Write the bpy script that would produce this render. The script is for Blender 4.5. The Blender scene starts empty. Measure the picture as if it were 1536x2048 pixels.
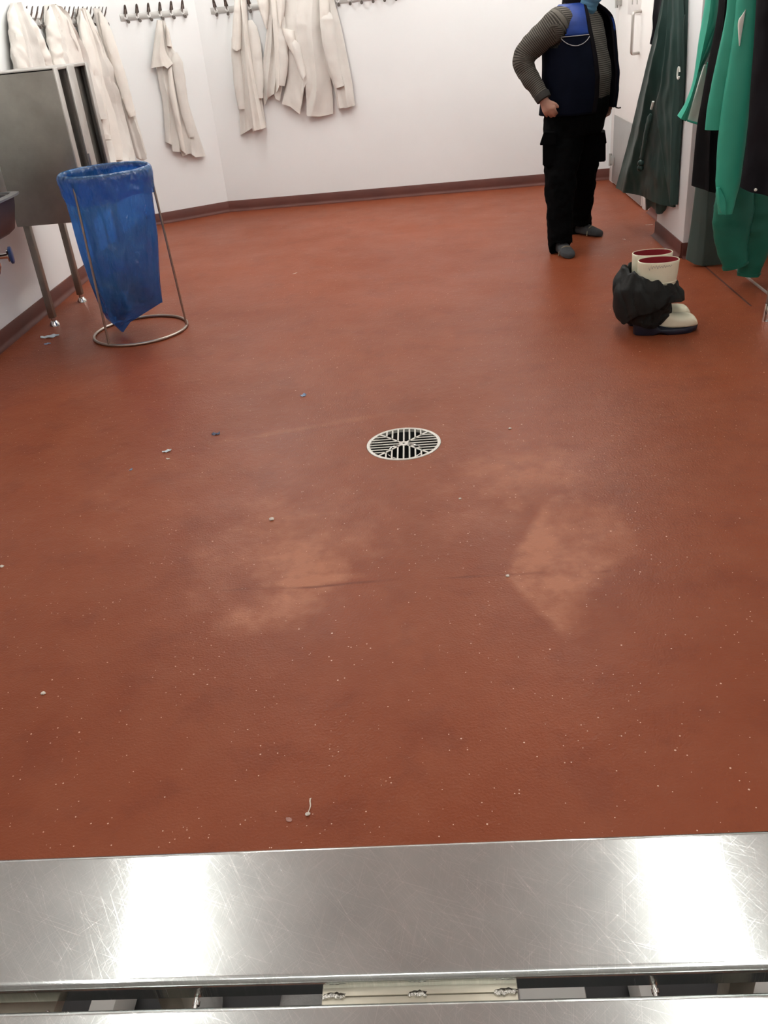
import bpy, bmesh, math, random
import numpy as np
from math import sin, cos, pi, radians, atan, sqrt
from mathutils import Vector, Matrix, noise

S = bpy.context.scene
COL = S.collection
# ------------------------------------------------------------------ camera
FPX, CAMH, HD = 1740.0, 1.5, 994.0
PITCH, YAW, ROLL = atan(HD / FPX), radians(4.2), radians(5.66)
CF = np.array([-sin(YAW) * cos(PITCH), cos(YAW) * cos(PITCH), -sin(PITCH)])
_r0 = np.array([cos(YAW), sin(YAW), 0.0])
_u0 = np.cross(_r0, CF)
CR = cos(ROLL) * _r0 - sin(ROLL) * _u0
CU = cos(ROLL) * _u0 + sin(ROLL) * _r0
CC = np.array([0, 0, CAMH])
cam = bpy.data.cameras.new('camera')
cam.sensor_fit = 'AUTO'
cam.sensor_width = 36.0
cam.lens = 36.0 * FPX / 2048.0
cam.clip_start = 0.05
camo = bpy.data.objects.new('camera', cam)
COL.objects.link(camo)
camo.matrix_world = Matrix(((CR[0], CU[0], -CF[0], 0), (CR[1], CU[1], -CF[1], 0), (CR[2], CU[2], -CF[2], CAMH), (0, 0, 0, 1)))
S.camera = camo
# ------------------------------------------------------------------ world, exposure
w = bpy.data.worlds.new('world'); S.world = w; w.use_nodes = True
w.node_tree.nodes['Background'].inputs[0].default_value = (0.9, 0.95, 1, 1)
w.node_tree.nodes['Background'].inputs[1].default_value = 0.05
S.view_settings.view_transform = 'Standard'
S.view_settings.look = 'None'
S.view_settings.exposure = 1.55
S.view_settings.gamma = 1.0
S.view_settings.use_curve_mapping = False
LAMP_FAR, LAMP_MID, LAMP_NEAR = 5.0, 6.8, 2.75
LAMP_COL = (1.0, 0.985, 0.95, 1)
ROOM_H = 2.8
try:
    S.cycles.max_bounces = 8
    S.cycles.use_denoising = True
except Exception:
    pass


def ray(x, y):
    return CF + CR * (x - 768) / FPX - CU * (y - 1024) / FPX


def on(x, y, P, n):
    v = ray(x, y); P = np.array(P, float); n = np.array(n, float)
    return CC + v * (np.dot(P - CC, n) / np.dot(v, n))


def onz(x, y, z=0.0): return on(x, y, (0, 0, z), (0, 0, 1))


def ony(x, y, Y): return on(x, y, (0, Y, 0), (0, 1, 0))


# ------------------------------------------------------------------ materials
def new_mat(name):
    m = bpy.data.materials.new(name); m.use_nodes = True
    return m, m.node_tree, m.node_tree.nodes['Principled BSDF']


def N(nt, t, **k):
    n = nt.nodes.new(t)
    for a, b in k.items():
        if a.startswith('i_'):
            key = a[2:]
            n.inputs[int(key) if key.isdigit() else key].default_value = b
        else:
            setattr(n, a, b)
    return n


def ramp(nt, src, stops):
    r = nt.nodes.new('ShaderNodeValToRGB')
    e = r.color_ramp.elements
    while len(e) < len(stops): e.new(0.5)
    for x, (p, c) in zip(e, stops):
        x.position = p; x.color = c if len(c) == 4 else (*c, 1)
    nt.links.new(src, r.inputs[0])
    return r.outputs[0]


def coords(nt, scale=(1, 1, 1), rot=(0, 0, 0)):
    tc = nt.nodes.new('ShaderNodeTexCoord')
    src = tc.outputs['Object']
    if tuple(rot) != (0, 0, 0):
        mr = nt.nodes.new('ShaderNodeMapping'); mr.inputs['Rotation'].default_value = rot
        nt.links.new(src, mr.inputs[0]); src = mr.outputs[0]
    mp = nt.nodes.new('ShaderNodeMapping')
    mp.inputs['Scale'].default_value = scale
    nt.links.new(src, mp.inputs[0])
    return mp.outputs[0]


def noise_fac(nt, vec, scale, detail=3, rough=0.5):
    n = N(nt, 'ShaderNodeTexNoise'); n.inputs['Scale'].default_value = scale
    n.inputs['Detail'].default_value = detail; n.inputs['Roughness'].default_value = rough
    nt.links.new(vec, n.inputs['Vector'])
    return n.outputs['Fac']


def mix(nt, fac, a, b, blend='MIX'):
    m = nt.nodes.new('ShaderNodeMix'); m.data_type = 'RGBA'; m.blend_type = blend
    for s, v in ((0, fac), (6, a), (7, b)):
        if isinstance(v, (int, float)): m.inputs[s].default_value = v
        elif isinstance(v, tuple): m.inputs[s].default_value = v if len(v) == 4 else (*v, 1)
        else: nt.links.new(v, m.inputs[s])
    return m.outputs[2]


def math_n(nt, op, a, b=None):
    m = nt.nodes.new('ShaderNodeMath'); m.operation = op
    for i, v in enumerate((a, b)):
        if v is None: continue
        if isinstance(v, (int, float)): m.inputs[i].default_value = v
        else: nt.links.new(v, m.inputs[i])
    return m.outputs[0]


def bump(nt, b, h, strength=0.2, dist=0.01):
    n = nt.nodes.new('ShaderNodeBump')
    n.inputs['Strength'].default_value = strength; n.inputs['Distance'].default_value = dist
    nt.links.new(h, n.inputs['Height']); nt.links.new(n.outputs[0], b.inputs['Normal'])


def simple(name, col, rough=0.5, metal=0.0, var=0.08, vscale=12, bs=0.0, bscale=80, spec=0.5):
    m, nt, b = new_mat(name)
    v = coords(nt)
    f = noise_fac(nt, v, vscale, 4)
    d = tuple(max(0, c * (1 - var)) for c in col); l = tuple(min(1, c * (1 + var)) for c in col)
    nt.links.new(ramp(nt, f, [(0.3, d), (0.7, l)]), b.inputs['Base Color'])
    b.inputs['Roughness'].default_value = rough
    b.inputs['Metallic'].default_value = metal
    b.inputs['Specular IOR Level'].default_value = spec
    if bs > 0: bump(nt, b, noise_fac(nt, v, bscale, 3), bs, 0.004)
    return m


M = {}
M['wall'] = simple('wall_paint', (0.83, 0.845, 0.845), 0.45, 0, 0.02, 1.5)
M['ceiling'] = simple('ceiling_paint', (0.80, 0.80, 0.79), 0.7, 0, 0.02, 2)
M['back_room'] = simple('back_room_paint', (0.36, 0.35, 0.33), 0.6, 0, 0.04, 2)
M['cotton'] = simple('white_cotton', (0.68, 0.65, 0.61), 0.85, 0, 0.05, 6, 0.25, 60, 0.2)
M['cotton_b'] = simple('white_cotton_shirting', (0.73, 0.69, 0.64), 0.85, 0, 0.05, 6, 0.25, 60, 0.2)
M['cotton_lining'] = simple('white_lining', (0.78, 0.80, 0.74), 0.8, 0, 0.03, 6, 0.1, 60, 0.2)
M['plate'] = simple('galvanised_plate', (0.50, 0.49, 0.47), 0.4, 0.5, 0.04, 8)
M['peg'] = simple('dark_peg_plastic', (0.095, 0.078, 0.068), 0.45, 0, 0.1, 40)
M['peg_steel'] = simple('peg_steel', (0.30, 0.27, 0.25), 0.35, 0.7, 0.1, 40)
M['screw'] = simple('white_cap', (0.80, 0.79, 0.77), 0.4, 0, 0.02, 40)
M['chrome'] = simple('chrome', (0.75, 0.73, 0.70), 0.12, 1.0, 0.03, 20)
M['rod'] = simple('steel_rod', (0.42, 0.37, 0.32), 0.3, 0.9, 0.08, 20)
M['black'] = simple('gap_mat_black', (0.012, 0.012, 0.013), 0.6, 0, 0.15, 20)  # for the added dark sheet under the bench
M['pit'] = simple('dark_pit', (0.010, 0.010, 0.010), 0.7, 0, 0.1, 20)
M['grate'] = simple('grate_steel', (0.66, 0.64, 0.58), 0.42, 0.35, 0.06, 60, 0.15, 250)
M['tub'] = simple('dull_basin_steel', (0.085, 0.07, 0.08), 0.4, 0.3, 0.08, 10)
M['tub_rim'] = simple('basin_rim', (0.30, 0.30, 0.30), 0.35, 0.5, 0.05, 10)
M['knob'] = simple('blue_knob_plastic', (0.030, 0.075, 0.22), 0.3, 0, 0.08, 10)
M['boot'] = simple('cream_rubber', (0.82, 0.79, 0.60), 0.38, 0, 0.035, 14, 0.08, 60)
M['boot_in'] = simple('red_lining', (0.26, 0.010, 0.018), 0.8, 0, 0.08, 20)
M['sole'] = simple('navy_sole', (0.010, 0.013, 0.028), 0.5, 0, 0.1, 20)
M['ink'] = simple('faded_ink', (0.42, 0.41, 0.36), 0.7, 0, 0.15, 30)
M['dirty'] = simple('grime', (0.40, 0.40, 0.33), 0.8, 0, 0.2, 30)
M['nylon'] = simple('black_nylon', (0.0105, 0.0120, 0.0112), 0.6, 0, 0.15, 10, 0.3, 45, 0.22)
M['rain'] = simple('dark_green_waterproof', (0.020, 0.047, 0.040), 0.45, 0, 0.10, 8, 0.12, 25, 0.35)
M['green'] = simple('green_waterproof', (0.036, 0.36, 0.245), 0.5, 0, 0.06, 8, 0.15, 40, 0.4)
M['green_thin'] = simple('thin_green_nylon', (0.010, 0.155, 0.105), 0.5, 0, 0.15, 6, 0.3, 30, 0.4)
M['apron'] = simple('grey_green_apron', (0.055, 0.085, 0.075), 0.5, 0, 0.06, 8, 0.08, 40, 0.4)
M['char'] = simple('charcoal_cloth', (0.0095, 0.0090, 0.0100), 0.9, 0, 0.15, 10, 0.2, 50, 0.12)
M['navyblack'] = simple('black_cloth', (0.0075, 0.0070, 0.0095), 0.8, 0, 0.2, 8, 0.25, 40, 0.18)
M['trouser'] = simple('black_trouser_cloth', (0.0028, 0.0030, 0.0034), 0.95, 0, 0.15, 10, 0.25, 60, 0.06)
M['vest'] = simple('navy_vest_cloth', (0.0028, 0.0042, 0.0105), 0.9, 0, 0.15, 10, 0.2, 80, 0.08)
M['yoke'] = simple('royal_blue_cloth', (0.006, 0.030, 0.175), 0.6, 0, 0.2, 14, 0.2, 40, 0.25)
M['vest_collar'] = simple('dark_collar_fleece', (0.007, 0.006, 0.0075), 0.95, 0, 0.2, 10, 0, 80, 0.05)
M['piping'] = simple('pale_piping', (0.32, 0.30, 0.30), 0.5, 0, 0.05, 20)
M['cuff'] = simple('dark_cuff', (0.030, 0.027, 0.024), 0.9, 0, 0.1, 20)
M['skin'] = simple('skin', (0.42, 0.215, 0.155), 0.5, 0, 0.10, 30, 0.1, 120)
M['sock'] = simple('grey_sock', (0.045, 0.047, 0.050), 0.95, 0, 0.15, 40, 0.3, 200)
M['sock_band'] = simple('tan_band', (0.22, 0.19, 0.13), 0.9, 0, 0.1, 40)
M['mask'] = simple('blue_mask', (0.080, 0.20, 0.32), 0.8, 0, 0.08, 20, 0.2, 120)
M['hair'] = simple('greying_hair', (0.05, 0.04, 0.032), 0.7, 0, 0.3, 60, 0.5, 150)
M['eye'] = simple('dark_eye', (0.03, 0.02, 0.015), 0.2, 0, 0.1, 40)
M['suede'] = simple('grey_suede', (0.30, 0.30, 0.29), 0.9, 0, 0.12, 30, 0.3, 200)
M['pale_box'] = simple('pale_grey_box', (0.62, 0.61, 0.58), 0.6, 0, 0.04, 10)
M['thread'] = simple('dark_thread', (0.06, 0.06, 0.06), 0.9, 0, 0.1, 30)
M['shoe_sole'] = simple('pale_sole', (0.42, 0.42, 0.40), 0.7, 0, 0.05, 30)
M['weld'] = simple('weld_metal', (0.72, 0.70, 0.65), 0.25, 1.0, 0.3, 120, 0.9, 300)
M['weld_burn'] = simple('weld_burn', (0.035, 0.028, 0.020), 0.6, 0.4, 0.4, 100)
M['bracket'] = simple('dull_bracket', (0.52, 0.48, 0.39), 0.4, 0.55, 0.12, 20, 0.1, 60)
M['under'] = simple('dark_underside', (0.05, 0.05, 0.048), 0.5, 0.5, 0.1, 20)
M['frame_grey'] = simple('grey_frame_tube', (0.36, 0.36, 0.34), 0.45, 0.3, 0.05, 10)
M['door'] = simple('door_laminate', (0.80, 0.78, 0.755), 0.4, 0, 0.015, 3)
M['door_frame'] = simple('door_frame_paint', (0.72, 0.70, 0.68), 0.4, 0, 0.015, 3)
M['kick'] = simple('kick_plate_grey', (0.34, 0.34, 0.33), 0.45, 0.2, 0.04, 8)
M['handle'] = simple('handle_steel', (0.50, 0.47, 0.44), 0.3, 0.8, 0.04, 20)
M['scrap_blue'] = simple('blue_scrap_film', (0.26, 0.36, 0.52), 0.4, 0, 0.1, 60)
M['scrap_pale'] = simple('pale_blue_film', (0.55, 0.64, 0.68), 0.4, 0, 0.1, 60)
M['scrap_dark'] = simple('dark_blue_film', (0.13, 0.16, 0.24), 0.4, 0, 0.1, 60)
M['crumb'] = simple('white_crumb', (0.72, 0.66, 0.58), 0.8, 0, 0.1, 100)
M['string'] = simple('string', (0.75, 0.65, 0.54), 0.9, 0, 0.1, 200)
M['film'] = simple('pink_film', (0.40, 0.20, 0.16), 0.35, 0, 0.1, 100)
M['wastecloth'] = simple('crumpled_blue_waste', (0.006, 0.022, 0.12), 0.6, 0, 0.7, 22, 0.8, 40)
M['lamp_body'] = simple('lamp_housing', (0.75, 0.75, 0.73), 0.4, 0, 0.02, 5)
M['joint'] = simple('dark_joint', (0.07, 0.02, 0.014), 0.6, 0, 0.1, 20)
M['strip'] = simple('edge_strip', (0.62, 0.58, 0.54), 0.3, 0.6, 0.05, 20)
M['post'] = simple('shaded_rack_post', (0.085, 0.065, 0.055), 0.35, 0.7, 0.1, 10)  # steel post, coat shade and red floor reflection put into its colour
M['rack_steel'] = simple('rack_steel', (0.40, 0.38, 0.35), 0.3, 0.9, 0.05, 10)


def mat_floor():
    m, nt, b = new_mat('red_resin_floor')
    v = coords(nt)
    big = noise_fac(nt, v, 0.9, 4, 0.55)
    c = ramp(nt, big, [(0.3, (0.222, 0.0535, 0.0215)), (0.7, (0.280, 0.071, 0.029))])
    mid = noise_fac(nt, v, 5.5, 5, 0.6)
    c = mix(nt, ramp(nt, mid, [(0.36, (0.45, 0.45, 0.45)), (0.46, (0, 0, 0))]), c, (0.195, 0.046, 0.021))
    # scattered pale flecks trodden into the resin, floor glints painted in with them
    for sc, th, thr in ((22, 0.070, 0.80), (48, 0.11, 0.81), (95, 0.16, 0.78)):
        vo = N(nt, 'ShaderNodeTexVoronoi'); vo.inputs['Scale'].default_value = sc
        nt.links.new(v, vo.inputs['Vector'])
        d = math_n(nt, 'LESS_THAN', vo.outputs['Distance'], th)
        sp = N(nt, 'ShaderNodeSeparateColor'); nt.links.new(vo.outputs['Color'], sp.inputs[0])
        g = math_n(nt, 'GREATER_THAN', sp.outputs[0], thr)
        size = math_n(nt, 'LESS_THAN', vo.outputs['Distance'], math_n(nt, 'MULTIPLY', sp.outputs[1], th * 1.1))
        f = math_n(nt, 'MULTIPLY', math_n(nt, 'MULTIPLY', d, g), size)
        c = mix(nt, f, c, (0.78, 0.52, 0.40))
    # worn, scuffed film and long seams, with lamp sheen painted in as pale patches
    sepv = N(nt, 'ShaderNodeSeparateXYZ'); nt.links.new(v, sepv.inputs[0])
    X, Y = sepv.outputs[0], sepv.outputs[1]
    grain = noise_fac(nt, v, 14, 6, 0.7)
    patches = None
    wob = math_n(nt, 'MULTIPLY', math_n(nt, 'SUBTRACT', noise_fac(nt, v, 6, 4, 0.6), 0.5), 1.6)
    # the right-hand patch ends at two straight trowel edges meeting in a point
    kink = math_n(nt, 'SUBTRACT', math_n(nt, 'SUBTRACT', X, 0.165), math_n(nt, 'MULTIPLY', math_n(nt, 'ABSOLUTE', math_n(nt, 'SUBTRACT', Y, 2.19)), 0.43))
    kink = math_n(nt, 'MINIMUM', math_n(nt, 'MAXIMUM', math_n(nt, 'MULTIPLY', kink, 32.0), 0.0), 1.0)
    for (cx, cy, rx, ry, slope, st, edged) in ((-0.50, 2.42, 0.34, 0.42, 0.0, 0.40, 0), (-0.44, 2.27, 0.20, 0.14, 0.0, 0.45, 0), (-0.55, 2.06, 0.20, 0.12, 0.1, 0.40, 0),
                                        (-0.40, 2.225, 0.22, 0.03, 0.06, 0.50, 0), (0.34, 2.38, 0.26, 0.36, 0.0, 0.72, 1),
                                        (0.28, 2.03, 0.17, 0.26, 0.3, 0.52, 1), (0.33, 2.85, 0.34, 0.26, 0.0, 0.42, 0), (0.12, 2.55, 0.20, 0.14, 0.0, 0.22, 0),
                                        (-0.55, 3.38, 0.36, 0.035, 0.25, 0.30, 0), (-1.0, 2.9, 0.5, 0.5, 0.0, 0.10, 0), (-0.15, 3.1, 2.1, 2.3, 0.0, 0.16, 0)):  # last entry: broad lightening over the middle of the floor
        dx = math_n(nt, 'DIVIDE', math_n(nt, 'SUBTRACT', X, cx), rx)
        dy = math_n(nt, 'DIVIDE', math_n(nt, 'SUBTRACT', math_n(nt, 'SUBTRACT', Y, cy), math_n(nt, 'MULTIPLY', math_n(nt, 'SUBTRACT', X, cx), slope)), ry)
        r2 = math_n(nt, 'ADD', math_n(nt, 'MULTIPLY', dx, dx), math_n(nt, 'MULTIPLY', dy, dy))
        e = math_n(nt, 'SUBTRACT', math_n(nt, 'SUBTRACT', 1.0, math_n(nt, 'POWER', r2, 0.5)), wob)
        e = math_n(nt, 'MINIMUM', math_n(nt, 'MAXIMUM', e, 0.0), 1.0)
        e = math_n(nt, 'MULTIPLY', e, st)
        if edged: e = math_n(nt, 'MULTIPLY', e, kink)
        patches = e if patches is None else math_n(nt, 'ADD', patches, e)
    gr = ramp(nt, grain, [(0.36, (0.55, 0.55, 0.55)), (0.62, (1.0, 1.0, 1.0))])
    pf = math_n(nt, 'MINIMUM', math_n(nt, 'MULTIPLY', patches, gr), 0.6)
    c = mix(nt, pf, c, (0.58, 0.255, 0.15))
    # a thin dark trowel seam across the floor
    sd = math_n(nt, 'ABSOLUTE', math_n(nt, 'SUBTRACT', math_n(nt, 'SUBTRACT', Y, 2.19), math_n(nt, 'MULTIPLY', math_n(nt, 'SUBTRACT', noise_fac(nt, v, 3, 2), 0.5), 0.06)))
    sx = math_n(nt, 'LESS_THAN', math_n(nt, 'ABSOLUTE', math_n(nt, 'SUBTRACT', X, -0.12)), 0.62)
    sm = math_n(nt, 'MULTIPLY', math_n(nt, 'MAXIMUM', math_n(nt, 'SUBTRACT', 1.0, math_n(nt, 'DIVIDE', sd, 0.010)), 0.0), sx)
    sm = math_n(nt, 'MULTIPLY', sm, ramp(nt, noise_fac(nt, v, 4.5, 3), [(0.42, (0, 0, 0)), (0.62, (0.75, 0.75, 0.75))]))
    c = mix(nt, sm, c, (0.13, 0.032, 0.018))
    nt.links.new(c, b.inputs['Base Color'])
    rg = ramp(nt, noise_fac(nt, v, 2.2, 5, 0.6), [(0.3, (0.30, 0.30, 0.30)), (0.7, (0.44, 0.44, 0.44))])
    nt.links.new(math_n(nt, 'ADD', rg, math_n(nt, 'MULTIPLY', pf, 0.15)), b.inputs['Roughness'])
    h = math_n(nt, 'ADD', noise_fac(nt, v, 150, 2), math_n(nt, 'MULTIPLY', noise_fac(nt, v, 35, 3), 0.9))
    bump(nt, b, h, 0.28, 0.006)
    b.inputs['Specular IOR Level'].default_value = 0.17
    return m


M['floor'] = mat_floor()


def mat_skirt():
    m, nt, b = new_mat('red_resin_skirting')
    v = coords(nt)
    nt.links.new(ramp(nt, noise_fac(nt, v, 4, 5), [(0.3, (0.085, 0.021, 0.014)), (0.7, (0.125, 0.034, 0.022))]), b.inputs['Base Color'])
    b.inputs['Roughness'].default_value = 0.55
    return m


M['skirt'] = mat_skirt()


def mat_steel(name, col, rough, scratch=1.0, aniso=0.0, blotch=0.25):
    m, nt, b = new_mat(name)
    v = coords(nt)
    base = ramp(nt, noise_fac(nt, v, 9, 5, 0.6), [(0.3, tuple(c * 0.88 for c in col)), (0.72, tuple(min(1, c * 1.07) for c in col))])
    c = base; rr = ramp(nt, noise_fac(nt, v, 6, 4, 0.6), [(0.3, (rough * 0.85,) * 3), (0.7, (rough * 1.25,) * 3)])
    if scratch > 0:
        tot = None
        for k, (rz, sx, sy, th) in enumerate(((0.35, 12, 520, 0.69), (1.05, 9, 640, 0.68), (-0.75, 14, 560, 0.69), (1.75, 8, 700, 0.675), (0.8, 5, 600, 0.685))):
            vv = coords(nt, (sx, sy, 5), (0, 0, rz))
            nn = noise_fac(nt, vv, 1.0 + 0.13 * k, 2, 0.5)
            g = ramp(nt, nn, [(th - 0.09, (0, 0, 0)), (th + 0.05, (1, 1, 1))])
            tot = g if tot is None else math_n(nt, 'ADD', tot, g)
        tot = math_n(nt, 'MINIMUM', math_n(nt, 'MULTIPLY', tot, 0.5 * scratch), 1.0)
        rr = math_n(nt, 'ADD', rr, math_n(nt, 'MULTIPLY', tot, 0.22))
        c = mix(nt, math_n(nt, 'MULTIPLY', tot, 0.7), c, (0.97, 0.96, 0.94))
    nt.links.new(c, b.inputs['Base Color']); nt.links.new(rr, b.inputs['Roughness'])
    b.inputs['Metallic'].default_value = 1.0
    b.inputs['Anisotropic'].default_value = aniso
    hv = coords(nt, (3, 120, 10))
    bump(nt, b, noise_fac(nt, hv, 6, 3), 0.03, 0.002)
    return m


M['bench'] = mat_steel('worn_bench_steel', (0.63, 0.665, 0.65), 0.085, 0.8)
def _two_lobes(m):
    nt = m.node_tree; b = nt.nodes['Principled BSDF']; out = nt.nodes['Material Output']
    g1 = N(nt, 'ShaderNodeBsdfAnisotropic', distribution='BECKMANN'); g2 = N(nt, 'ShaderNodeBsdfAnisotropic', distribution='GGX')
    cl = b.inputs['Base Color'].links[0].from_socket; rl = b.inputs['Roughness'].links[0].from_socket; nl = b.inputs['Normal'].links[0].from_socket
    for g in (g1, g2): nt.links.new(cl, g.inputs['Color']); nt.links.new(nl, g.inputs['Normal'])
    nt.links.new(rl, g1.inputs['Roughness']); g2.inputs['Roughness'].default_value = 0.36
    mx_ = N(nt, 'ShaderNodeMixShader'); mx_.inputs[0].default_value = 0.22
    nt.links.new(g1.outputs[0], mx_.inputs[1]); nt.links.new(g2.outputs[0], mx_.inputs[2]); nt.links.new(mx_.outputs[0], out.inputs[0])
    nt.nodes.remove(b)
_two_lobes(M['bench'])
M['cab'] = mat_steel('dull_cabinet_steel', (0.34, 0.325, 0.29), 0.42, 0.0)
M['cab_in'] = mat_steel('cabinet_shade_steel', (0.20, 0.19, 0.17), 0.5, 0.0)  # cabinet steel darkened, interior shade put into its colour
M['cab_post'] = mat_steel('pale_post_steel', (0.56, 0.54, 0.51), 0.4, 0.0)


def mat_sweater():
    m, nt, b = new_mat('striped_knit')
    at = N(nt, 'ShaderNodeAttribute', attribute_name='stripe')
    s = math_n(nt, 'SINE', math_n(nt, 'MULTIPLY', at.outputs['Fac'], 2 * pi / 0.0112))
    c = ramp(nt, math_n(nt, 'ADD', math_n(nt, 'MULTIPLY', s, 0.5), 0.5),
             [(0.30, (0.030, 0.026, 0.022)), (0.75, (0.120, 0.108, 0.092))])
    nt.links.new(c, b.inputs['Base Color'])
    b.inputs['Roughness'].default_value = 0.9
    b.inputs['Specular IOR Level'].default_value = 0.2
    bump(nt, b, noise_fac(nt, coords(nt), 300, 2), 0.2, 0.002)
    return m


M['sweater'] = mat_sweater()


def mat_bag():
    m = bpy.data.materials.new('translucent_blue_film'); m.use_nodes = True
    nt = m.node_tree; nt.nodes.clear()
    out = N(nt, 'ShaderNodeOutputMaterial')
    v = coords(nt)
    c = ramp(nt, noise_fac(nt, v, 7, 5, 0.6), [(0.3, (0.034, 0.175, 0.46)), (0.72, (0.070, 0.29, 0.60))])
    df = N(nt, 'ShaderNodeBsdfDiffuse'); nt.links.new(c, df.inputs[0])
    tl = N(nt, 'ShaderNodeBsdfTranslucent'); nt.links.new(c, tl.inputs[0])
    tr = N(nt, 'ShaderNodeBsdfTransparent', i_0=(0.20, 0.46, 0.90, 1))
    gl = N(nt, 'ShaderNodeBsdfGlossy'); gl.inputs['Color'].default_value = (0.9, 0.95, 1, 1); gl.inputs['Roughness'].default_value = 0.17
    bp = N(nt, 'ShaderNodeBump'); bp.inputs['Strength'].default_value = 1.0; bp.inputs['Distance'].default_value = 0.045
    nt.links.new(noise_fac(nt, coords(nt, (1, 1, 0.45)), 17, 5), bp.inputs['Height'])
    for q in (df, tl, gl): nt.links.new(bp.outputs[0], q.inputs['Normal'])

    def mx(f, a, bb):
        q = N(nt, 'ShaderNodeMixShader')
        if isinstance(f, float): q.inputs[0].default_value = f
        else: nt.links.new(f, q.inputs[0])
        nt.links.new(a, q.inputs[1]); nt.links.new(bb, q.inputs[2]); return q.outputs[0]
    s = mx(0.5, df.outputs[0], tl.outputs[0])
    s = mx(0.5, s, tr.outputs[0])
    lw = N(nt, 'ShaderNodeLayerWeight'); lw.inputs[0].default_value = 0.25
    f = math_n(nt, 'ADD', math_n(nt, 'MULTIPLY', lw.outputs['Fresnel'], 0.40), 0.06)
    s = mx(f, s, gl.outputs[0])
    nt.links.new(s, out.inputs[0])
    return m


M['bag'] = mat_bag()


def mat_emit(name, st):
    m = bpy.data.materials.new(name); m.use_nodes = True
    nt = m.node_tree; nt.nodes.clear()
    out = N(nt, 'ShaderNodeOutputMaterial'); e = N(nt, 'ShaderNodeEmission')
    e.inputs[0].default_value = LAMP_COL; e.inputs[1].default_value = st
    nt.links.new(e.outputs[0], out.inputs[0]); return m


# ------------------------------------------------------------------ object helpers
W = {}


def OBJ(name, bm, mat, parent=None, origin=None, smooth=40, local=False):
    me = bpy.data.meshes.new(name)
    o = bpy.data.objects.new(name, me)
    COL.objects.link(o)
    org = Vector((0, 0, 0))
    if parent is not None:
        if not local: org = W[parent.name]
        o.parent = parent
    elif origin is not None:
        org = Vector(origin); o.location = org
    if org.length > 0: bmesh.ops.translate(bm, verts=bm.verts, vec=-org)
    bmesh.ops.recalc_face_normals(bm, faces=bm.faces)
    bm.to_mesh(me); bm.free()
    me.materials.append(mat)
    if smooth:
        me.polygons.foreach_set('use_smooth', [True] * len(me.polygons))
        try: me.set_sharp_from_angle(angle=radians(smooth))
        except Exception: pass
    W[o.name] = org
    return o


def TAG(o, label, cat, group=None):
    o['label'] = label; o['category'] = cat
    if group: o['group'] = group
    return o


def THING(name, label, cat, loc=(0, 0, 0), group=None):
    o = bpy.data.objects.new(name, None); COL.objects.link(o)
    o.location = Vector([float(q) for q in loc]); o.empty_display_size = 0.05
    W[o.name] = Vector([float(q) for q in loc])
    return TAG(o, label, cat, group)


def STRUCT(name, bm, mat, smooth=40):
    o = OBJ(name, bm, mat, smooth=smooth); o['kind'] = 'structure'; return o


def B(): return bmesh.new()


def box(bm, lo, hi, bev=0.0, seg=2):
    lo = Vector([float(q) for q in lo]); hi = Vector([float(q) for q in hi])
    r = bmesh.ops.create_cube(bm, size=1.0)
    vs = r['verts']
    for v in vs:
        v.co = Vector((lo[i] + (v.co[i] + 0.5) * (hi[i] - lo[i]) for i in range(3)))
    if bev > 0:
        es = list({e for v in vs for e in v.link_edges})
        bmesh.ops.bevel(bm, geom=es, offset=bev, segments=seg, profile=0.5, affect='EDGES')


def frame_of(d):
    d = d.normalized()
    a = Vector((0, 0, 1)) if abs(d.z) < 0.9 else Vector((1, 0, 0))
    x = d.cross(a).normalized(); y = d.cross(x).normalized()
    return x, y


def tube(bm, pts, r, seg=12, cap=True, closed=False, rfun=None):
    """tube through pts; r a float or list; rfun(i, ang, t) multiplies the radius"""
    pts = [Vector([float(q) for q in p]) for p in pts]
    n = len(pts)
    rs = r if isinstance(r, (list, tuple)) else [r] * n
    rings = []; px = None
    for i, p in enumerate(pts):
        if closed: d = pts[(i + 1) % n] - pts[i - 1]
        else: d = pts[min(i + 1, n - 1)] - pts[max(i - 1, 0)]
        if px is None: x, y = frame_of(d)
        else:
            dn = d.normalized(); x = (px - dn * px.dot(dn)).normalized(); y = dn.cross(x)
        px = x
        ring = []
        for k in range(seg):
            a = 2 * pi * k / seg
            rr = rs[i] if not rfun else rs[i] * rfun(i, a, i / max(1, n - 1))
            ring.append(bm.verts.new(p + (x * cos(a) + y * sin(a)) * rr))
        rings.append(ring)
    m = n if closed else n - 1
    for i in range(m):
        A, C = rings[i], rings[(i + 1) % n]
        for k in range(seg):
            bm.faces.new((A[k], A[(k + 1) % seg], C[(k + 1) % seg], C[k]))
    if cap and not closed:
        bm.faces.new(rings[0][::-1]); bm.faces.new(rings[-1])
    return rings


def loft(bm, rings, cap=True, closed=True):
    R = [[bm.verts.new(Vector([float(q) for q in p])) for p in ring] for ring in rings]
    n = len(R[0])
    for i in range(len(R) - 1):
        for k in range(n if closed else n - 1):
            bm.faces.new((R[i][k], R[i][(k + 1) % n], R[i + 1][(k + 1) % n], R[i + 1][k]))
    if cap and closed:
        bm.faces.new(R[0][::-1]); bm.faces.new(R[-1])
    return R


def lathe(bm, prof, c, seg=32, cap=False):
    c = Vector([float(q) for q in c])
    return loft(bm, [[c + Vector((r * cos(2 * pi * k / seg), r * sin(2 * pi * k / seg), z)) for k in range(seg)] for r, z in prof], cap)


def ring_pts(c, r, n=48, z=0):
    return [Vector((c[0] + r * cos(2 * pi * k / n), c[1] + r * sin(2 * pi * k / n), c[2] + z)) for k in range(n)]


def nz(x, y, z=0.0): return noise.noise(Vector((x, y, z)))


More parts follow.
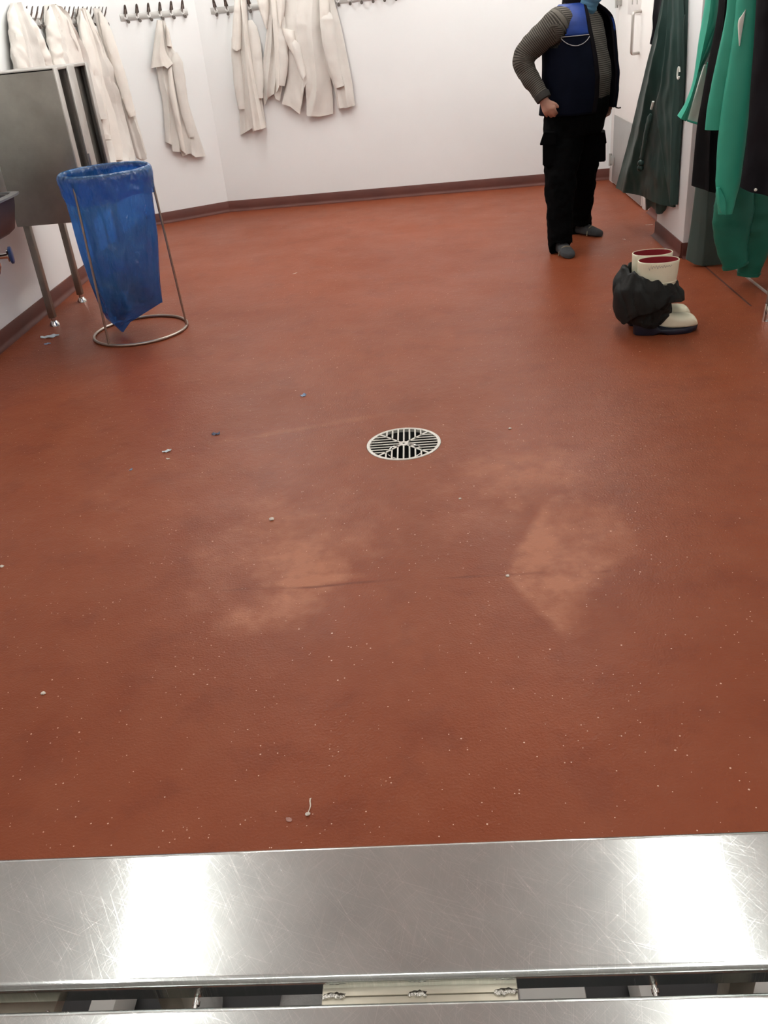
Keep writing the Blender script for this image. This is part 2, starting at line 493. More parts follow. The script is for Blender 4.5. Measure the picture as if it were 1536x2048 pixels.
def catmull(pts, n):
    pts = [np.array(p, float) for p in pts]
    if len(pts) == 2: return [pts[0] + (pts[1] - pts[0]) * i / (n - 1) for i in range(n)]
    P = [2 * pts[0] - pts[1]] + pts + [2 * pts[-1] - pts[-2]]
    ls = [np.linalg.norm(pts[i + 1] - pts[i]) for i in range(len(pts) - 1)]
    tot = sum(ls); out = []
    for i in range(n):
        s = tot * i / (n - 1); k = 0
        while k < len(ls) - 1 and s > ls[k]: s -= ls[k]; k += 1
        t = min(1, s / max(ls[k], 1e-9))
        a, b, c, d = P[k], P[k + 1], P[k + 2], P[k + 3]
        out.append(0.5 * (2 * b + (c - a) * t + (2 * a - 5 * b + 4 * c - d) * t * t + (3 * b - a - 3 * c + d) * t ** 3))
    return out


def poly(pts, n):
    pts = [np.array(p, float) for p in pts]
    ls = [np.linalg.norm(pts[i + 1] - pts[i]) for i in range(len(pts) - 1)]
    tot = sum(ls); out = []
    for i in range(n):
        s = tot * i / (n - 1); k = 0
        while k < len(ls) - 1 and s > ls[k]: s -= ls[k]; k += 1
        out.append(pts[k] + (pts[k + 1] - pts[k]) * min(1, s / max(ls[k], 1e-9)))
    return out


class Plane:
    """a vertical plane a garment hangs on: point, horizontal direction u, normal n towards the room"""
    def __init__(s, P, n, off=0.05):
        s.n = np.array([n[0], n[1], 0.0]); s.n /= np.linalg.norm(s.n)
        s.P = np.array([P[0], P[1], 0.0]); s.u = np.array([-s.n[1], s.n[0], 0.0]); s.off = off

    def px(s, q, off=None):
        p = on(q[0], q[1], s.P + s.n * (s.off if off is None else off), s.n)
        return np.array([np.dot(p - s.P, s.u), p[2]])

    def w(s, u, z, d): return Vector(s.P + s.u * u + s.n * d + np.array([0, 0, z]))


def drape(name, pl, L, R, mat, parent, hem=None, bulge=0.05, d0=0.02, fold=0.014, nf=5, seed=0, nr=56, nc=44, crumple=0.006, thick=0.012, top=None, fold_top=0.4, twist=0.0, hp=3.0, smoothL=True):
    """a hanging cloth body closed at its edges: outline L / R down both sides, bottom edge hem"""
    rnd = random.Random(seed)
    f = catmull if smoothL else poly
    of = d0 + 0.35 * bulge
    Lp = f([pl.px(q, of) for q in L], nr); Rp = f([pl.px(q, of) for q in R], nr)
    hp_pts = None
    if hem:
        hh = [pl.px(q, of) for q in hem]
        hp_pts = poly(hh, nc * 3)
    ph = [rnd.uniform(0, 6.28) for _ in range(6)]
    ks = [nf * 0.55 * pi, nf * 1.37 * pi, nf * 0.31 * pi]
    bm = B(); F = []; K = []
    for i in range(nr):
        t = i / (nr - 1)
        rowF = []; rowK = []
        for j in range(nc):
            s = j / (nc - 1)
            p = Lp[i] * (1 - s) + Rp[i] * s
            if hp_pts is not None:
                hpnt = hp_pts[min(len(hp_pts) - 1, int(s * (len(hp_pts) - 1) + 0.5))]
                base = Lp[-1] * (1 - s) + Rp[-1] * s
                p = p + (hpnt - base) * (t ** hp)
            x = 2 * s - 1
            sf = s + twist * (t - 0.5) * 0.3 + 0.06 * sin(3 * t + ph[3]) + 0.10 * nz(s * 1.3 + seed, t * 1.1, 7.7)
            a = sin(ks[0] * sf + ph[0]); bb = sin(ks[1] * sf + ph[1] + 0.8 * t); c = sin(ks[2] * sf + ph[2])
            fl = fold * (fold_top + (1 - fold_top) * t) * (0.75 * (1 - 2 * abs(a) ** 0.8) + 0.22 * bb + 0.6 * c + 0.8 * nz(s * 2.2 + seed * 3.1, t * 2.6, seed))
            edge = max(0.0, 1 - abs(x) ** 3.0)
            bl = bulge * sqrt(max(0.0, 1 - x * x * 0.92)) * min(1.0, 0.45 + t * 2.2)
            cr = crumple * (nz(p[0] * 11 + seed, p[1] * 8, seed * 1.7) + 0.6 * nz(p[0] * 27 + seed, p[1] * 16, 3.1 + seed))
            d = d0 + bl + (fl + cr) * (0.35 + 0.65 * edge)
            d = max(d, d0 * 0.5 + 0.004)
            db = max(0.004, min(d - 0.004, d0 * 0.4 + (d - thick - d0 * 0.4) * 0.55))
            rowF.append(bm.verts.new(pl.w(p[0], p[1], d)))
            rowK.append(bm.verts.new(pl.w(p[0], p[1], db)))
        F.append(rowF); K.append(rowK)
    for i in range(nr - 1):
        for j in range(nc - 1):
            bm.faces.new((F[i][j], F[i + 1][j], F[i + 1][j + 1], F[i][j + 1]))
            bm.faces.new((K[i][j], K[i][j + 1], K[i + 1][j + 1], K[i + 1][j]))
        bm.faces.new((F[i][0], K[i][0], K[i + 1][0], F[i + 1][0]))
        bm.faces.new((F[i][-1], F[i + 1][-1], K[i + 1][-1], K[i][-1]))
    for j in range(nc - 1):
        bm.faces.new((F[0][j], F[0][j + 1], K[0][j + 1], K[0][j]))
        bm.faces.new((F[-1][j], K[-1][j], K[-1][j + 1], F[-1][j + 1]))
    return OBJ(name, bm, mat, parent, smooth=60)


def sleeve(name, pl, path, widths, depth, mat, parent, seed=0, flat=0.6, cuff=True, n=44, seg=20, wr=0.10, cuffmat=None, cufflen=0.05):
    """a hanging sleeve: centre line path (pixels), half widths in metres, distance from the plane"""
    dp = depth if isinstance(depth, (list, tuple)) else [depth, depth]
    ofs = np.interp(np.linspace(0, 1, len(path)), np.linspace(0, 1, len(dp)), dp)
    c = catmull([pl.px(q, o_) for q, o_ in zip(path, ofs)], n)
    ws = np.interp(np.linspace(0, 1, n), np.linspace(0, 1, len(widths)), widths) * np.minimum(1.0, 0.35 + np.linspace(0, 1, n) * 6)
    ds = np.interp(np.linspace(0, 1, n), np.linspace(0, 1, len(dp)), dp)

    def rings(i0, i1, k):
        out = []
        for i in range(i0, i1):
            t = i / (n - 1)
            dirv = c[min(i + 1, n - 1)] - c[max(i - 1, 0)]; dirv = dirv / (np.linalg.norm(dirv) + 1e-9)
            nrm = np.array([dirv[1], -dirv[0]])
            ring = []
            for q in range(seg):
                a = 2 * pi * q / seg
                ww = 1 + wr * (nz(cos(a) * 1.4 + seed, sin(a) * 1.4, t * 9 + seed) + 0.6 * nz(cos(a) * 3 + seed, sin(a) * 3, t * 17))
                sw = 1 + 0.5 * wr * sin(t * 34 + 2.0 * sin(a + seed))
                pp = c[i] + nrm * ws[i] * k * cos(a) * ww
                dd = max(0.006, ds[i] + ws[i] * k * flat * sin(a) * ww * sw)
                ring.append(pl.w(pp[0], pp[1], dd))
            out.append(ring)
        return out
    bm = B(); loft(bm, rings(0, n, 1.0))
    o = OBJ(name, bm, mat, parent, smooth=60)
    if cuff:
        ln = sum(np.linalg.norm(c[i + 1] - c[i]) for i in range(n - 1))
        k = max(3, int(n * cufflen / ln) + 1)
        bm = B(); R = rings(n - k, n, 1.10)
        loft(bm, R)
        OBJ('cuff', bm, cuffmat or mat, o, smooth=50)
    return o


def remesh(o, voxel, iters=4, wr=0.0, wscale=12, seed=0, zs=1.0):
    md = o.modifiers.new('r', 'REMESH'); md.mode = 'VOXEL'; md.voxel_size = voxel
    ms = o.modifiers.new('s', 'SMOOTH'); ms.factor = 0.5; ms.iterations = iters
    dg = bpy.context.evaluated_depsgraph_get()
    dg.update()
    me = bpy.data.meshes.new_from_object(o.evaluated_get(dg))
    o.modifiers.clear()
    mats = [m for m in o.data.materials]
    old = o.data; o.data = me
    me.materials.clear()
    for m in mats: me.materials.append(m)
    bpy.data.meshes.remove(old)
    if wr > 0:
        vn = [v.normal.copy() for v in me.vertices]
        for v, nn in zip(me.vertices, vn):
            p = v.co
            v.co = p + nn * wr * (nz(p.x * wscale + seed, p.y * wscale, p.z * wscale * zs) + 0.5 * nz(p.x * wscale * 2.3 + seed, p.y * wscale * 2.3, p.z * wscale * 2.3 * zs))
    me.polygons.foreach_set('use_smooth', [True] * len(me.polygons))
    return o


def dup(root, loc, rotz, label=None, group=None):
    r = root.copy(); COL.objects.link(r); r.location = loc; r.rotation_euler = (0, 0, rotz)
    if label: r['label'] = label
    if group: r['group'] = group
    for ch in list(root.children):
        c = ch.copy(); COL.objects.link(c); c.parent = r
        for g in ch.children:
            d = g.copy(); COL.objects.link(d); d.parent = c
    return r


# ================================================================== THE ROOM
XL, YB, YC, XC = -2.48, 8.5, 8.12, -1.80
XD, XP, YP0, YP1 = 1.76, 1.62, 5.60, 6.26      # door wall, pier face, pier ends
XR, YF = 2.45, -1.5                            # right wall of the nearer part, wall behind the camera
DC = (-0.126, 3.16); DR = 0.150                # floor drain
outline = [(XL, YF), (XR, YF), (XR, YP0), (XP, YP0), (XP, YP1), (XD, YP1), (XD, YB), (XC, YB), (XL, YC)]

# floor with a round hole for the drain
bm = B()
nH = 64
grid_lo, grid_hi = (DC[0] - 0.3, DC[1] - 0.3), (DC[0] + 0.3, DC[1] + 0.3)
inner = [bm.verts.new((DC[0] + DR * cos(2 * pi * k / nH), DC[1] + DR * sin(2 * pi * k / nH), 0)) for k in range(nH)]
sq = []
for k in range(nH):
    a = 2 * pi * k / nH; m_ = max(abs(cos(a)), abs(sin(a)))
    sq.append(bm.verts.new((DC[0] + 0.3 * cos(a) / m_, DC[1] + 0.3 * sin(a) / m_, 0)))
for k in range(nH): bm.faces.new((inner[k], sq[k], sq[(k + 1) % nH], inner[(k + 1) % nH]))
low = [bm.verts.new((v.co.x, v.co.y, -0.03)) for v in inner]
for k in range(nH): bm.faces.new((inner[k], inner[(k + 1) % nH], low[(k + 1) % nH], low[k]))


def quad(x0, y0, x1, y1, z=0):
    bm.faces.new([bm.verts.new((x, y, z)) for x, y in ((x0, y0), (x1, y0), (x1, y1), (x0, y1))])


x0, y0, x1, y1 = XL - 0.1, YF - 0.1, XR + 0.1, YB + 0.1
quad(x0, y0, x1, DC[1] - 0.3); quad(x0, DC[1] + 0.3, x1, y1)
quad(x0, DC[1] - 0.3, DC[0] - 0.3, DC[1] + 0.3); quad(DC[0] + 0.3, DC[1] - 0.3, x1, DC[1] + 0.3)
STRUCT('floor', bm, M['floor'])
bm = B(); box(bm, (x0, y0, ROOM_H), (x1, y1, ROOM_H + 0.1)); STRUCT('ceiling', bm, M['ceiling'])


def wall(name, a, b, th, mat):
    a = Vector((*a, 0)); b = Vector((*b, 0)); d = (b - a).normalized(); n = Vector((-d.y, d.x, 0))
    # room lies on the left of a->b ; thickness goes to the right
    bm = B()
    ps = [a, b, b - n * th, a - n * th]
    lo = [bm.verts.new((p.x, p.y, -0.02)) for p in ps]; hi = [bm.verts.new((p.x, p.y, ROOM_H)) for p in ps]
    for i in range(4): bm.faces.new((lo[i], lo[(i + 1) % 4], hi[(i + 1) % 4], hi[i]))
    bm.faces.new(lo[::-1]); bm.faces.new(hi)
    return STRUCT(name, bm, mat)


def skirting(name, a, b, h=0.095, th=0.010, c=0.028):
    """coved resin skirting: a thin upstand with a quarter-round foot"""
    a = Vector((*a, 0)); b = Vector((*b, 0)); d = (b - a).normalized(); n = Vector((-d.y, d.x, 0))
    prof = [(0, h), (th * 0.6, h), (th, h - 0.006)]
    for k in range(7):
        q = pi / 2 * k / 6
        prof.append((th + c * (1 - cos(q)), c * (1 - sin(q)) + 0.0008))
    prof.append((0, 0.0008))
    bm = B()
    loft(bm, [[p + n * x + Vector((0, 0, z)) for x, z in prof] for p in (a, b)])
    return STRUCT(name, bm, M['skirt'], smooth=50)


wall('wall_left', (XL, YC), (XL, YF), 0.1, M['wall'])
wall('wall_corner', (XC, YB), (XL, YC), 0.1, M['wall'])
wall('wall_back', (XD + 0.1, YB), (XC, YB), 0.1, M['wall'])
wall('wall_door_side', (XD, YP1), (XD, YB), 0.1, M['wall'])
wall('wall_front', (XL - 0.1, YF), (XR + 0.1, YF), 0.1, M['back_room'])
wall('wall_right', (XR, YF), (XR, YP0 + 0.1), 0.1, M['wall'])
bm = B(); box(bm, (XP, YP0, -0.02), (XR + 0.1, YP1, ROOM_H), 0.006); STRUCT('wall_pier', bm, M['wall'])
skirting('baseboard_left', (XL, YC), (XL, YF))
skirting('baseboard_corner', (XC, YB), (XL, YC))
skirting('baseboard_back', (XD, YB), (XC, YB))
skirting('baseboard_pier', (XP, YP0), (XP, YP1))
skirting('baseboard_pier_end', (XR, YP0), (XP, YP0))
skirting('baseboard_door_side', (XD, YP1), (XD, 7.0))
# floor joint and thin metal edge in front of the coat rack
bm = B(); box(bm, (1.695, 4.55, -0.004), (1.705, 5.45, 0.0012)); STRUCT('trim_1', bm, M['joint'])
bm = B(); box(bm, (1.842, 4.4, -0.004), (1.854, 5.45, 0.010), 0.002); STRUCT('trim_2', bm, M['strip'])

# ---- door on the right, beyond the pier
DY0, DY1 = 7.16, 8.30
bm = B(); box(bm, (XD - 0.035, DY0, 0.012), (XD - 0.001, DY1, 2.06), 0.004)
door = STRUCT('door_1', bm, M['door'])
bm = B(); box(bm, (XD - 0.039, DY0 + 0.012, 0.02), (XD - 0.034, DY1 - 0.012, 0.565), 0.001); OBJ('kick_plate', bm, M['kick'], door)
bm = B()
hy, hz0, hz1, hx = 7.50, 1.07, 1.345, XD - 0.035
arc = [(hx, hz1)] + [(hx - 0.055 - 0.02 * sin(a), hz1 - 0.02 + 0.02 * cos(a)) for a in np.linspace(0, pi / 2, 6)] + \
      [(hx - 0.055 - 0.02 * cos(a), hz0 + 0.02 - 0.02 * sin(a)) for a in np.linspace(0, pi / 2, 6)] + [(hx, hz0)]
tube(bm, [(p[0], hy - 0.14 * 0 - (hx - p[0]) * 0.9, p[1]) for p in arc], 0.011, 12)
OBJ('pull_handle', bm, M['handle'], door)
for z in (0.20, 1.42):
    bm = B(); box(bm, (XD - 0.055, 8.19, z - 0.035), (XD - 0.03, 8.29, z + 0.035), 0.004)
    tube(bm, [(XD - 0.055, 8.30, z - 0.05), (XD - 0.055, 8.30, z + 0.05)], 0.013, 12)
    OBJ('hinge', bm, M['frame_grey'], door)
bm = B(); box(bm, (XD - 0.0385, 7.52, 1.325), (XD - 0.0345, 7.95, 1.62), 0.001); OBJ('notice_panel', bm, M['door_frame'], door)
for k in range(2):
    bm = B(); box(bm, (XD - 0.0405, 7.62 + 0.16 * k, 1.39), (XD - 0.038, 7.655 + 0.16 * k, 1.56), 0.001); OBJ('notice_stroke', bm, M['plate'], door)
bm = B(); box(bm, (XD - 0.03, DY1 + 0.005, 0), (XD, YB - 0.06, 2.10), 0.004); box(bm, (XD - 0.03, DY0 - 0.09, 0), (XD, DY0 - 0.005, 2.10), 0.004)
box(bm, (XD - 0.03, DY0 - 0.09, 2.065), (XD, YB - 0.06, 2.16), 0.004)
STRUCT('trim_3', bm, M['door_frame'])

# ---- ceiling luminaires: two rows
EM = {k: mat_emit('lamp_diffuser_' + k, v) for k, v in (('near', LAMP_NEAR), ('mid', LAMP_MID), ('far', LAMP_FAR))}
for rx, rn in ((-1.33, 'left'), (0.95, 'right')):
    for yc, k, where in ((0.35, 'near', 'above and behind the bench'), (2.25, 'near', 'just beyond the bench'), (5.75, 'mid', 'second from the back wall'), (7.45, 'far', 'nearest the coats on the back wall')):
        rz = {('left', 2.25): radians(8), ('right', 2.25): radians(-2.7)}.get((rn, yc), 0.0)
        xo = {('left', 2.25): 0.055, ('right', 2.25): -0.01}.get((rn, yc), 0.0)
        t = THING('ceiling_light', f'long white ceiling light of the {rn} row, {where}', 'ceiling light', (rx + xo, yc, ROOM_H), 'ceiling light rows')
        t.rotation_euler = (0, 0, rz)
        bm = B(); box(bm, (-0.04, -0.74, -0.10), (0.04, 0.74, 0.0), 0.006); OBJ('housing', bm, M['lamp_body'], t, local=True)
        bm = B(); box(bm, (-0.09, -0.75, -0.20), (0.09, 0.75, -0.10), 0.02, 3); OBJ('diffuser', bm, EM[k], t, local=True)

t = THING('ceiling_light', 'added white ceiling light set crosswise behind the bench, brightening its near edge', 'ceiling light', (0.1, -0.6, ROOM_H), 'ceiling light rows')  # added unseen lamp, puts a highlight on the bench's near edge
bm = B(); box(bm, (-1.0, -0.04, -0.10), (1.0, 0.04, 0.0), 0.006); OBJ('housing', bm, M['lamp_body'], t, local=True)
bm = B(); box(bm, (-1.0, -0.09, -0.20), (1.0, 0.09, -0.10), 0.02, 3); OBJ('diffuser', bm, EM['near'], t, local=True)

# ================================================================== FLOOR DRAIN
t = THING('floor_drain', 'round steel floor drain with a crossed grate set in the red floor', 'drain', (DC[0], DC[1], 0))
bm = B()
lathe(bm, [(0.136, -0.012), (0.136, 0.001), (0.138, 0.0025), (0.147, 0.0025), (0.149, 0.001), (0.149, -0.012)], (*DC, 0), 72)
OBJ('rim', bm, M['grate'], t)
bm = B()
RG = 0.1385


def bar(p, q, wd, z0=-0.0012, z1=0.0012):
    p = Vector((*p, 0)); q = Vector((*q, 0)); d = (q - p).normalized(); n = Vector((-d.y, d.x, 0)) * wd / 2
    ps = [p + n, q + n, q - n, p - n]
    lo = [bm.verts.new((DC[0] + a.x, DC[1] + a.y, z0)) for a in ps]; hi = [bm.verts.new((DC[0] + a.x, DC[1] + a.y, z1)) for a in ps]
    for i in range(4): bm.faces.new((lo[i], lo[(i + 1) % 4], hi[(i + 1) % 4], hi[i]))
    bm.faces.new(lo[::-1]); bm.faces.new(hi)


for s in (1, -1): bar((-RG * cos(0.785), -s * RG * sin(0.785)), (RG * cos(0.785), s * RG * sin(0.785)), 0.0085)
for sgn in (1, -1):
    for k in range(-3, 4):
        o_ = k * 0.0232
        y_in = max(0.012, abs(o_)); y_out = sqrt(RG ** 2 - o_ ** 2)
        bar((o_, sgn * y_in), (o_, sgn * y_out), 0.0062)
        if k: bar((sgn * y_in, o_), (sgn * y_out, o_), 0.0062)
    bar((sgn * 0.012, 0.0), (sgn * RG, 0.0), 0.0062)
lathe(bm, [(0.007, -0.002), (0.007, 0.0018), (0.019, 0.0018), (0.019, -0.002)], (*DC, 0), 24)
OBJ('grate', bm, M['grate'], t)
bm = B(); lathe(bm, [(0.148, -0.011), (0.135, -0.03), (0.13, -0.14), (0.06, -0.145), (0.0005, -0.145)], (*DC, 0), 48); OBJ('sump', bm, M['pit'], t)
bm = B(); tube(bm, [(DC[0] + 0.07 * cos(a), DC[1] + 0.04 + 0.07 * sin(a), -0.055) for a in np.linspace(0, 2 * pi, 33)[:-1]], 0.004, 8, closed=True)
OBJ('trap_rim', bm, M['chrome'], t)

# ================================================================== STEP-OVER BENCH
HB = 0.45
t = THING('step_over_bench', 'wide brushed steel step-over bench of two planks in the foreground', 'bench', (0, 0.65, 0))


def plank(ya, yb):
    bm = B()
    prof = [(ya, HB - 0.030), (ya, HB - 0.011)]
    prof += [(ya + 0.011 - 0.011 * cos(a), HB - 0.011 + 0.011 * sin(a)) for a in np.linspace(0.1, pi / 2, 14)]
    prof += [(yb - 0.011 + 0.011 * sin(a), HB - 0.011 + 0.011 * cos(a)) for a in np.linspace(0, pi / 2 - 0.1, 14)]
    prof += [(yb, HB - 0.011), (yb, HB - 0.030), (yb - 0.002, HB - 0.030), (yb - 0.002, HB - 0.012), (ya + 0.002, HB - 0.012), (ya + 0.002, HB - 0.030)]
    loft(bm, [[Vector((x, y, z)) for y, z in prof] for x in (-1.15, 1.05)])
    return bm


OBJ('plank', plank(0.655, 0.862), M['bench'], t, smooth=0)
OBJ('plank', plank(0.425, 0.628), M['bench'], t, smooth=0)
bm = B(); box(bm, (-0.186, 0.628, HB - 0.030), (0.060, 0.6435, HB - 0.019), 0.001); box(bm, (-0.186, 0.6445, HB - 0.030), (0.060, 0.657, HB - 0.018), 0.001)
br = OBJ('joining_plate', bm, M['bracket'], t)
for xa, xb in ((-0.184, -0.158), (-0.075, -0.055), (0.033, 0.058)):
    bm = B(); rr = random.Random(int(xa * 1000))
    x = xa
    while x < xb:
        bmesh.ops.create_icosphere(bm, subdivisions=2, radius=0.0022 + rr.random() * 0.0016, matrix=Matrix.Translation((x, 0.6435 + rr.uniform(-0.0018, 0.0012), HB - 0.0180)))
        x += 0.0032
    OBJ('weld', bm, M['weld'], br)
    bm = B()
    pts = [Vector(((xa + xb) / 2 + ((xb - xa) / 2 + 0.001) * cos(a) * (1 + 0.3 * nz(a * 2, xa)), 0.6462 + 0.0030 * sin(a) * (1 + 0.9 * nz(a * 4, xa + 4)), 0)) for a in np.linspace(0, 2 * pi, 25)[:-1]]
    loft(bm, [[p + Vector((0, 0, HB - 0.0195)) for p in pts], [p + Vector((0, 0, HB - 0.0177)) for p in pts]]); OBJ('burn_mark', bm, M['weld_burn'], br)
for x in (-0.352, 0.231):
    bm = B(); tube(bm, [(x, 0.664, HB - 0.03), (x - 0.001, 0.640, HB - 0.036), (x - 0.002, 0.610, HB - 0.04)], 0.0032, 10)
    tube(bm, [(x, 0.652, HB - 0.034), (x, 0.647, HB - 0.035)], 0.0048, 10)
    OBJ('tie_rod', bm, M['chrome'], t)
for xa, xb in ((-0.72, -0.548),):
    bm = B(); box(bm, (xa, 0.60, HB - 0.075), (xb, 0.69, HB - 0.052), 0.002); c_ = OBJ('cross_member', bm, M['bracket'], t)
    bm = B(); bmesh.ops.create_icosphere(bm, subdivisions=2, radius=0.004, matrix=Matrix.Translation((-0.556, 0.652, HB - 0.051))); OBJ('weld', bm, M['weld'], c_)
for x in (-1.1, -0.48, 0.42, 1.0):
    for y in (0.46, 0.83):
        bm = B(); box(bm, (x - 0.02, y - 0.02, 0.004), (x + 0.02, y + 0.02, HB - 0.013), 0.003); OBJ('leg', bm, M['bracket'], t)
bm = B(); box(bm, (-1.1, -0.6, 0.0005), (1.0, 1.12, 0.004), 0.001); o = OBJ('gap_dark_mat', bm, M['black'], origin=(0, 0.3, 0)); TAG(o, 'added black mat under the steel bench, darkening the gap between its planks', 'mat')  # added sheet, keeps the plank gap and its reflections dark
# grey shoes standing below the planks


def shoe(cx, cy, rot, label):
    """toe towards +y, (cx, cy) the middle of the sole"""
    tt = THING('suede_shoe', label, 'shoe', (cx, cy, 0.004), 'grey shoes under the bench')
    Rm = Matrix.Translation((cx, cy, 0.004)) @ Matrix.Rotation(rot, 4, 'Z')
    bm = B(); rings = []
    for u in list(np.linspace(0, 0.86, 14)) + [0.91, 0.95, 0.98, 0.995]:
        y = -0.135 + 0.27 * u
        hw = 0.050 * max(0.03, 1 - (2 * u - 1) ** 6) ** 0.5 * (0.9 + 0.15 * u)
        h = (0.10 - 0.055 * u ** 0.8) * max(0.05, 1 - max(0, (u - 0.8) / 0.2) ** 3) ** 0.5
        rings.append([Rm @ Vector((hw * cos(a), y, 0.018 + h * max(0.0, sin(a)) ** 0.7)) for a in np.linspace(0, 2 * pi, 29)[:-1]])
    loft(bm, rings); up = OBJ('upper', bm, M['suede'], tt, smooth=60)
    for k in (0, 1):
        bm = B(); pts = []
        for a in np.linspace(0.25, pi - 0.25, 26):
            x, y = (0.040 - 0.006 * k) * cos(a), 0.045 + (0.070 - 0.009 * k) * sin(a)
            u = (y + 0.135) / 0.27; hw = 0.050 * max(0.03, 1 - (2 * u - 1) ** 6) ** 0.5 * (0.9 + 0.15 * u)
            h = (0.10 - 0.055 * u ** 0.8) * max(0.05, 1 - max(0, (u - 0.8) / 0.2) ** 3) ** 0.5
            sn = sqrt(max(0, 1 - min(1, abs(x) / hw) ** 2))
            pts.append(Rm @ Vector((x, y, 0.0185 + h * sn ** 0.7)))
        tube(bm, pts, 0.0015, 6); OBJ('stitching', bm, M['thread'], up)
    bm = B(); loft(bm, [[Rm @ Vector((0.054 * cos(a), 0.142 * sin(a), z)) for a in np.linspace(0, 2 * pi, 33)[:-1]] for z in (0.0, 0.02)]); OBJ('sole', bm, M['shoe_sole'], tt)


shoe(-0.475, 0.805, 0.1, 'grey suede shoe under the bench beside the left tie rod')
shoe(-0.280, 0.81, -0.05, 'grey suede shoe under the bench just left of the welded joining plate')
for i, (pa, pb, lab) in enumerate(((192, 236, 'pale grey box under the bench, the leftmost one in the gap'), (1034, 1165, 'pale grey box under the bench right of the joining plate'),
                                   (1266, 1300, 'narrow pale grey box under the bench at the right tie rod'), (1468, 1600, 'pale grey box under the bench at the right edge of the photo'))):
    xa, xb = ony(pa, 1985, 0.87)[0], ony(pb, 1965, 0.87)[0]
    bm = B(); box(bm, (xa, 0.79, 0.0045), (xb, 0.925, 0.10), 0.006)
    o = OBJ('storage_box', bm, M['pale_box'], origin=((xa + xb) / 2, 0.8, 0.004)); TAG(o, lab, 'box', 'boxes under the bench')

# ================================================================== LEFT SIDE: CABINET, BASIN, WASTE BAG
cx0, cx1, cy0, cy1, cz0, cz1 = -2.34, -1.905, 5.15, 5.73, 0.605, 1.395
t = THING('steel_cabinet', 'dull stainless steel cabinet on four legs against the left wall', 'cabinet', (-2.12, 5.45, 0))
bm = B(); box(bm, (cx0, cy0, cz0), (cx1 - 0.002, cy0 + 0.018, cz1), 0.003); OBJ('front_panel', bm, M['cab'], t)
bm = B(); box(bm, (cx0, cy1 - 0.018, cz0), (cx1, cy1, cz1), 0.003); OBJ('back_panel', bm, M['cab_in'], t)
bm = B(); box(bm, (cx0, cy0 + 0.018, cz0), (cx0 + 0.015, cy1 - 0.018, cz1), 0.002); OBJ('side_panel', bm, M['cab_in'], t)
bm = B(); box(bm, (cx0 + 0.015, cy0 + 0.018, cz0), (cx1 - 0.004, cy1 - 0.018, cz0 + 0.015), 0.002); OBJ('bottom_panel', bm, M['cab_in'], t)
bm = B(); box(bm, (cx0, cy0, cz1 - 0.012), (cx1, cy1, cz1 + 0.004), 0.003); OBJ('top_panel', bm, M['cab_post'], t)
bm = B(); box(bm, (cx1 - 0.05, cy0 + 0.05, cz0 + 0.015), (cx1 - 0.04, cy1 - 0.02, cz1 - 0.012)); OBJ('inner_shade_panel', bm, M['cab_in'], t)  # dark sheet behind the posts, stands in for shade inside the cabinet
for ya, yb in ((cy0 + 0.001, cy0 + 0.062), (5.355, 5.475), (cy1 - 0.055, cy1)):
    bm = B(); box(bm, (cx1 - 0.012, ya, cz0), (cx1 + 0.004, yb, cz1), 0.003); OBJ('post', bm, M['cab_post'], t)
for lx, ly in ((-2.30, 5.195), (-2.295, 5.70), (-1.935, 5.215), (-1.935, 5.70)):
    bm = B(); box(bm, (lx - 0.019, ly - 0.019, 0.05), (lx + 0.019, ly + 0.019, cz0), 0.003); lg = OBJ('leg', bm, M['cab'], t)
    bm = B(); lathe(bm, [(0.001, 0.062), (0.014, 0.06), (0.014, 0.03), (0.017, 0.03), (0.030, 0.012), (0.032, 0.0), (0.001, 0.0)], (lx, ly, 0), 20); OBJ('foot', bm, M['chrome'], lg)

# wash basin with blue knob tap on the left wall
t = THING('wash_basin', 'dark wall-hung hand basin at the left edge beside the steel cabinet', 'basin', (XL, 4.5, 0.7))
bm = B(); rings = []
bx0, bx1, by0, by1 = XL + 0.005, -2.105, 4.22, 4.81
for sc_, z in ((0.72, 0.655), (0.80, 0.655), (0.86, 0.672), (0.93, 0.78), (0.95, 0.835)):
    ring = []
    for a in np.linspace(0, 2 * pi, 41)[:-1]:
        ca, sa = cos(a), sin(a); p_ = 8
        r_ = (abs(ca) ** p_ + abs(sa) ** p_) ** (-1 / p_)
        x = bx0 + (bx1 - bx0) * (0.5 + 0.5 * ca * r_) ; x = bx0 + (x - bx0) * sc_
        ring.append(Vector((x, (by0 + by1) / 2 + (by1 - by0) / 2 * sa * r_ * sc_, z)))
    rings.append(ring)
for sc_, z in ((0.92, 0.835), (0.82, 0.70), (0.4, 0.685)):
    ring = [Vector((bx0 + 0.01 + (bx1 - bx0) * (0.5 + 0.5 * cos(a) * (abs(cos(a)) ** 8 + abs(sin(a)) ** 8) ** -0.125) * sc_, (by0 + by1) / 2 + (by1 - by0) / 2 * sin(a) * (abs(cos(a)) ** 8 + abs(sin(a)) ** 8) ** -0.125 * sc_, z)) for a in np.linspace(0, 2 * pi, 41)[:-1]]
    rings.append(ring)
loft(bm, rings); OBJ('bowl', bm, M['tub'], t)
bm = B()
ro = [[Vector((bx0 + (bx1 - bx0) * (0.5 + 0.5 * cos(a) * q) * k2, (by0 + by1) / 2 + (by1 - by0) / 2 * sin(a) * q * k2, z)) for a in np.linspace(0, 2 * pi, 41)[:-1] for q in [(abs(cos(a)) ** 8 + abs(sin(a)) ** 8) ** -0.125]] for k2, z in ((0.92, 0.838), (1.02, 0.838), (1.02, 0.848), (0.92, 0.850))]
loft(bm, ro + [ro[0]], cap=False); OBJ('rim', bm, M['tub_rim'], t)
kx, ky, kz = -2.255, 4.79, 0.525
